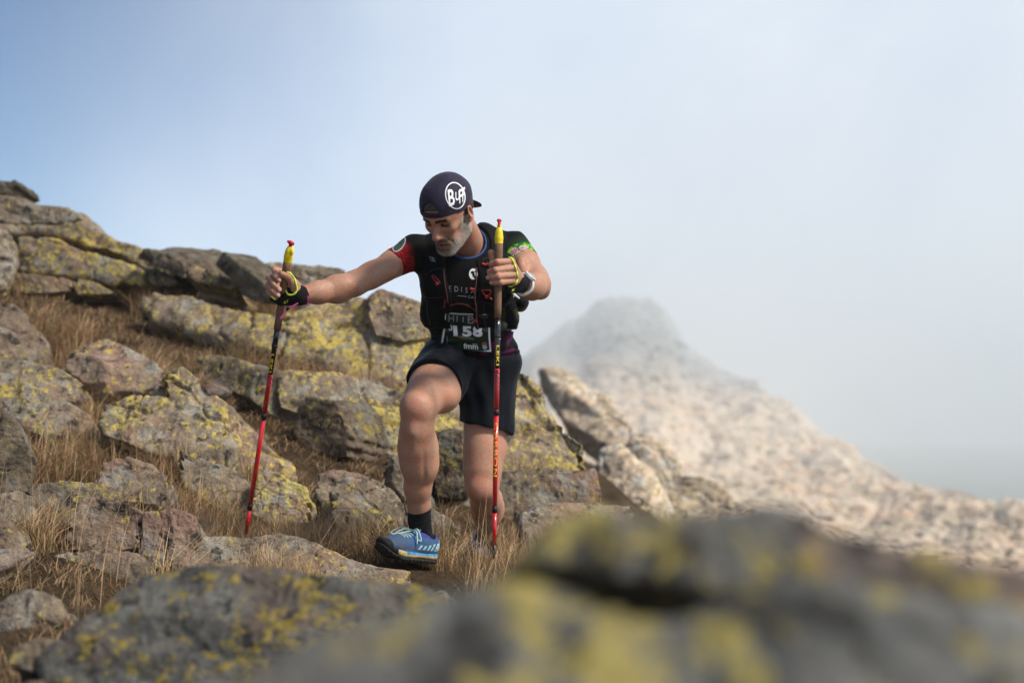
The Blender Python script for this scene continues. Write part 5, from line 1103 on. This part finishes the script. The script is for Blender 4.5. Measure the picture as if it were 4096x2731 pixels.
def pole(top, bot, Yt, Yb, st, r, label, extra):
    """top, bot: axis in the picture; st: stations along it given as picture rows"""
    A, B = P(*top, Yt), P(*bot, Yb); ax_ = norm(B - A)
    def at(v):
        lo, hi = 0.0, 1.4
        for _ in range(40):
            m = (lo + hi) / 2; lo, hi = (m, hi) if pix(A + (B - A) * m)[1] < v else (lo, m)
        return A + (B - A) * lo
    end = B + ax_ * extra; root = empty('trekking_pole', end); tag(root, label, 'trekking pole', 'red and black trekking poles')
    def seg(name, v0, v1, radii, mat, par=None, n=20):
        a = at(v0) if v0 is not None else None; b = at(v1) if v1 is not None else end
        k = len(radii); V, Q = tube([a + (b - a) * t for t in np.linspace(0, 1, k)], radii, n); return mesh_obj(name, V, Q, mat, par or root), (V, Q)
    s = dict(st)
    # head: a split yellow shell narrowing upward, red release button inside
    a, b = at(s['y0']), at(s['y1']); u = norm(np.cross(ax_, (0, 1.0, 0))); f = np.cross(u, ax_)
    hp_ = [capsule(b - ax_ * 0.012, b - ax_ * 0.030, r['grip'] * 1.0, r['grip'] * 0.80, 0.01), capsule(b - ax_ * 0.028, a + ax_ * 0.006, r['grip'] * 0.72, r['grip'] * 0.55, 0.012),
           capsule(b + ax_ * 0.004, b - ax_ * 0.012, r['grip'] * 1.04, r['grip'] * 1.02, 0.006)]
    if s['style'] == 'side': hp_ += [capsule(b - ax_ * 0.045 - u * 0.002, a - ax_ * 0.01 - u * 0.002, 0.0026, 0.0045, 0.003, 'sub'), ellip(a + (b - a) * 0.25 + u * 0.012 - f * 0.008, (0.006, 0.006, 0.014), None, 0.006)]
    V, Q = nets(hp_, 0.0018); mesh_obj('grip_head', V, Q, PYEL, root)
    c0 = at(s['r0']); c1 = at(s['y0'] + 12)
    if s['style'] == 'side':
        V, Q = nets([capsule(c0 + ax_ * 0.004 - u * 0.008, c0 + ax_ * 0.008 + u * 0.009, 0.0050, 0.0055, 0.004), capsule(c0 + ax_ * 0.006 + u * 0.002, at(s['y0'] + 44) - u * 0.002, 0.0068, 0.0032, 0.006)], 0.0016)
    else:
        V, Q = nets([capsule(c0 + ax_ * 0.003 - u * 0.005, c0 + ax_ * 0.003 + u * 0.005, 0.0040, 0.0040, 0.003), capsule(c0 + ax_ * 0.004, c1 - f * 0.004, 0.0058, 0.0045, 0.004)], 0.0016)
    mesh_obj('release_button', V, Q, PRED, root)
    g0, g1 = s['y1'] - 6, s['g1']; rg = r['grip']
    seg('grip', g0, g1, [rg, rg * 1.03, rg * 1.02, rg * 0.96, rg * 0.92, rg * 0.92, rg * 0.91, rg * 0.88], CORK.m, n=28)
    _, m1 = seg('upper_shaft', g1, s['b1'], [r['sh'] * 1.16, r['sh'] * 1.14, r['sh'] * 1.06, r['sh'] * 1.04, r['sh'] * 1.03], PBLK)
    seg('collar', s['f0'], s['f1'], [r['sh'] * 1.24, r['sh'] * 1.26, r['sh'] * 1.24], BANDM)
    V, Q = nets([ellip(at(s['f1'] + 6) + u * r['sh'] * 1.0 - f * r['sh'] * 0.3, (0.0022, 0.0022, 0.003), None, 0.002)], 0.0008); mesh_obj('pin', V, Q, plain('steel pin', (0.6, 0.6, 0.6), 0.2, 0.05, metal=1.0) if 'steel pin' not in bpy.data.materials else bpy.data.materials['steel pin'], root)
    _, m2 = seg('middle_shaft', s['b1'], s['n0'], [r['sh'] * 1.02] * 3, PSH); seg('band', s['n0'], s['n1'], [r['sh'] * 1.18] * 3, BANDM)
    _, m3 = seg('lower_shaft', s['n1'], s['m0'], [r['sh'], r['sh'] * 0.96, r['sh'] * 0.92], PSH); seg('band', s['m0'], s['m1'], [r['sh'] * 1.10] * 3, BANDM)
    V, Q = tube([at(s['m1']), end - ax_ * 0.06], [r['sh'] * 0.90, r['sh'] * 0.80], 20); mesh_obj('tip_shaft', V, Q, PSH, root)
    V, Q = tube([end - ax_ * 0.06, end - ax_ * 0.03, end], [r['sh'] * 0.8, r['sh'] * 0.65, 0.002], 16); mesh_obj('tip', V, Q, TIPM, root)
    tr = bvh(m1, m2, m3); P0 = pix(at(s['b1'] - 10)); dv = norm(pix(at(s['b1'] + 300)) - P0); pv = np.array([dv[1], -dv[0]])      # along the shaft, across it
    wpx = r['sh'] * F_PX / Yt
    def put(txt, v0, v1, wid, bold, off, mat=PTXT, nm='lettering'):
        V2, T2 = text2d(txt, bold, 0, 1.15); V2 = V2 / np.array([V2[:, 0].max(), 1]); o = pix(at(v0)) - pv * wid * 0.5 + pv * off; L_ = np.linalg.norm(pix(at(v1)) - pix(at(v0)))
        decal(nm, place2d(V2, o, dv * L_, pv * wid), T2, tr, mat, root, 0.0004, 3)
    put('LEKI', s['t0'], s['t1'], wpx * 1.05, 0.02, s['toff'])
    if 'c0' in s: put('CARBON', s['c0'], s['c1'], wpx * 1.35, 0.0, 0.0)
    # black dashes thinning out down the red shaft
    n = 17
    for i in range(n):
        t = i / (n - 1); vv = s['b1'] + 4 + t * (s['n0'] - s['b1'] - 14); o = pix(at(vv)); h_ = (1 - t) ** 1.2 * 7.5 + 0.7
        for j in ((-0.62, -0.05, 0.5) if t < 0.6 else (-0.05,)):
            w_ = wpx * (0.24 if t < 0.6 else 0.85); c = o + pv * wpx * (j + (0.14 if i % 2 else -0.14) * (t < 0.6))
            decal('dash', *poly2d([tuple(c - pv * w_), tuple(c + pv * w_ + dv * 3), tuple(c + pv * w_ + dv * (3 + h_)), tuple(c - pv * w_ + dv * h_)]), tr, BANDM, root, 0.0004, 4)
    return root
pole((1163, 964), (975, 2190), 4.898, 5.40, dict(r0=963, y0=985, y1=1038, g1=1318, f0=1376, f1=1388, b1=1496, n0=1652, n1=1675, m0=2013, m1=2036, t0=1416, t1=1490, toff=-3, style='side'), dict(grip=0.0145, sh=0.0088),
     'red and black trekking pole gripped by the outstretched hand, planted on the flat lichen rock', 0.0)
pole((1997, 878), (1976, 2225), 4.884, 4.93, dict(r0=876, y0=897, y1=966, g1=1272, f0=1340, f1=1350, b1=1474, n0=1637, n1=1660, m0=2024, m1=2048, t0=1381, t1=1461, toff=2, c0=1690, c1=1905, style='front'), dict(grip=0.0136, sh=0.0086),
     'red and black trekking pole held upright before the chest with yellow lettering down the shaft', 0.02)

# ==================================================================== dry grass, heather, loose stones
def blades(base, h, lean, az, wid, c0, c1):
    n = len(base); d = np.stack([np.cos(az), np.sin(az), np.zeros(n)], 1); s = np.stack([-np.sin(az + 0.7), np.cos(az + 0.7), np.zeros(n)], 1)
    V = np.zeros((n, 6, 3)); C = np.zeros((n, 6, 3))
    for k, t in enumerate((0.0, 0.5, 1.0)):
        p = base + d * (lean * h * t ** 1.8)[:, None]; p[:, 2] += h * (t - 0.28 * np.minimum(lean, 1.4) * t * t); w_ = wid * (1.0, 0.8, 0.12)[k]
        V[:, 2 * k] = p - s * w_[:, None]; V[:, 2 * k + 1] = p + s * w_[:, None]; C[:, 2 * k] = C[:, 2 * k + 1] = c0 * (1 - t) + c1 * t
    i = np.arange(n)[:, None] * 6; Fq = np.concatenate([i + np.array([0, 1, 3, 2]), i + np.array([2, 3, 5, 4])]); return V.reshape(-1, 3), Fq, C.reshape(-1, 3)
gm = M('dry grass blade'); gm.set(Base_Color=gm.attr('Col'), Roughness=0.75); gm.b.inputs['Specular IOR Level'].default_value = 0.2
tr_ = gm.n('ShaderNodeBsdfTranslucent'); mx = gm.n('ShaderNodeMixShader'); mx.inputs[0].default_value = 0.22
gm.l(gm.attr('Col'), tr_.inputs['Color']); gm.l(gm.b.outputs[0], mx.inputs[1]); gm.l(tr_.outputs[0], mx.inputs[2]); gm.l(mx.outputs[0], gm.out.inputs['Surface'])
PAL = np.array([[0.56, 0.385, 0.215], [0.42, 0.25, 0.13], [0.30, 0.165, 0.085], [0.48, 0.285, 0.165], [0.22, 0.19, 0.075]])
def grass_obj(name, label, xr, yr, n_t, per, hr, wr, lean_s, seed, thr, kind='stuff', pal=PAL, dens=2.2):
    rg = np.random.default_rng(seed); x = rg.uniform(*xr, n_t * 4); y = rg.uniform(*yr, n_t * 4)
    q = pn(np.stack([x * dens, y * dens, np.full_like(x, seed)], -1)); ok = (q > thr) & (x < 0.9) & ~((x > -0.66) & (x < -0.16) & (y > 4.5) & (y < 5.27)) & ~((x > -0.22) & (x < 0.10) & (y > 5.15) & (y < 5.95)); x, y = x[ok][:n_t], y[ok][:n_t]; n = len(x)
    R = np.repeat(np.arange(n), per); N = len(R); ta = rg.uniform(0, 2 * math.pi, n); hs = rg.uniform(0.6, 1.25, n)
    sp_ = np.abs(rg.normal(0, 0.035, N)); sa = rg.uniform(0, 2 * math.pi, N); bx = x[R] + sp_ * np.cos(sa); by = y[R] + sp_ * np.sin(sa)
    base = np.stack([bx, by, T(bx, by) - 0.01], 1); h = rg.uniform(*hr, N) * hs[R]; az = np.where(rg.random(N) < 0.6, ta[R] + rg.normal(0, 0.7, N), sa)
    lean = np.abs(rg.normal(lean_s, 0.28, N)); wid = rg.uniform(*wr, N) * (1 + 0.10 * np.maximum(by - 5, 0)); ci = (rg.integers(0, len(pal), n)[R] * (rg.random(N) < 0.6) + 0) ; ci = np.where(rg.random(N) < 0.4, rg.integers(0, len(pal), N), ci)
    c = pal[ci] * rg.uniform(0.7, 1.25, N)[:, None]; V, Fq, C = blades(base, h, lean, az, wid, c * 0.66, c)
    o = mesh_obj(name, V, Fq, gm.m, smooth=False, col=np.clip(C, 0, 1)); tag(o, label, 'grass', kind=kind); return o
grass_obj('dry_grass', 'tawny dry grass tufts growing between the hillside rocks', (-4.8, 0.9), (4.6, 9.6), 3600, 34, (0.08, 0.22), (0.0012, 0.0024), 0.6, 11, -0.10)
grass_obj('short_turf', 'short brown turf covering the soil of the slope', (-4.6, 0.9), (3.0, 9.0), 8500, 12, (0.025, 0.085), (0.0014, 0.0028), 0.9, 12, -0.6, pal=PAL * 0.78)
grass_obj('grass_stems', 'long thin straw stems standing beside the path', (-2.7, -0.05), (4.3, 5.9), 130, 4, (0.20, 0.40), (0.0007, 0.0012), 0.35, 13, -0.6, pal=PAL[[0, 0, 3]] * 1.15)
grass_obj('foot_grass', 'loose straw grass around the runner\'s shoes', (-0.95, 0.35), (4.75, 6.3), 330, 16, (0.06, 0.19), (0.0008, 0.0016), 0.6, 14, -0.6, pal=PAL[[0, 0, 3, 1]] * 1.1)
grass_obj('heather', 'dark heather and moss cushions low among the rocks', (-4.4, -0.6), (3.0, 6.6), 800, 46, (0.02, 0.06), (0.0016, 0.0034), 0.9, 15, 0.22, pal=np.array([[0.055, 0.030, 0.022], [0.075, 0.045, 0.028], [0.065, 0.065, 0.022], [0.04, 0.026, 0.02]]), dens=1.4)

protos = []
for k in range(5):
    bm_ = bmesh.new(); bmesh.ops.create_icosphere(bm_, subdivisions=4, radius=1.0); A = np.array([v.co for v in bm_.verts]); Fq = [[v.index for v in f.verts] for f in bm_.faces]; bm_.free()
    sc = np.array([1.0, 0.75 + 0.1 * k % 0.3, 0.45 + 0.07 * k]); A = A * sc; nn = A / np.linalg.norm(A, axis=1)[:, None]
    for j in range(9):
        d_ = norm(RNG.normal(size=3)); lim = RNG.uniform(0.35, 0.75) * np.abs(d_ * sc).sum() ** 0.5 * 0.9; ex = np.maximum(A @ d_ - lim, 0); A = A - ex[:, None] * d_
    A = A + nn * (0.07 * fbm(A * 2.1 + k * 7, 3) - 0.03 * np.clip(1 - np.abs(pn(A * 3 + k)) / 0.06, 0, 1))[:, None]
    me = bpy.data.meshes.new('loose_stone'); me.from_pydata(A.tolist(), [], Fq); me.shade_smooth(); me.materials.append(ROCK); protos.append(me)
rg = np.random.default_rng(5); placed = 0
while placed < 90:
    x, y = rg.uniform(-3.9, 0.5), rg.uniform(3.1, 8.3)
    if pn(np.array([[x * 1.1, y * 1.1, 9.0]]))[0] < -0.25 or (-0.75 < x < 0.5 and 4.6 < y < 6.6): continue
    s_ = float(np.exp(rg.normal(-2.6, 0.45))) * (1 + 0.08 * max(y - 5, 0)); s_ = min(max(s_, 0.035), 0.22)
    o = bpy.data.objects.new('loose_stone', protos[rg.integers(5)]); COL.objects.link(o); o.location = (x, y, float(T(x, y)) + 0.1 * s_)
    o.rotation_euler = (rg.normal(0, 0.25), rg.normal(0, 0.25), rg.uniform(0, 6.28)); o.scale = (s_ * rg.uniform(0.8, 1.3), s_, s_ * rg.uniform(0.7, 1.1))
    o['lichen'] = float(rg.uniform(0.05, 0.6)); o['pink'] = float(rg.uniform(0.1, 1.0)); o['lum'] = float(rg.uniform(0.75, 1.15)); o['texscale'] = 1.3; o['cool'] = float(rg.uniform(0, 0.6))
    look = 'pinkish' if o['pink'] > 0.7 else 'yellow-flecked grey' if o['lichen'] > 0.4 else 'dark grey' if o['lum'] < 0.9 else 'pale grey'
    size = 'fist-sized' if s_ < 0.06 else 'loaf-sized' if s_ < 0.10 else 'larger'
    where = 'in the turf behind the dark foreground slab' if y < 4.4 else 'in the grass beside the path' if y < 5.6 else 'in the grass between the hillside boulders'
    tag(o, f'{size} {look} loose stone half sunk {where}', 'stone', f'{size} {look} loose stones {where}'); placed += 1

# ==================================================================== cloud drifting over the ridge
hz = M('haze'); pv_ = hz.n('ShaderNodeVolumePrincipled'); pv_.inputs['Color'].default_value = (0.91, 0.96, 1.0, 1); pv_.inputs['Density'].default_value = 0.0008; pv_.inputs['Anisotropy'].default_value = 0.0
hz.nt.nodes.remove(hz.b); hz.l(pv_.outputs[0], hz.out.inputs['Volume'])
hb = np.array([[x, y, z] for x in (-30, 3950) for y in (-16, 4450) for z in (-96, 212)], float)
haze = mesh_obj('haze', hb, [[0, 1, 3, 2], [4, 6, 7, 5], [0, 4, 5, 1], [2, 3, 7, 6], [0, 2, 6, 4], [1, 5, 7, 3]], hz.m, smooth=False); tag(haze, 'pale cloud haze drifting over the ridge and valley', 'haze', kind='stuff')
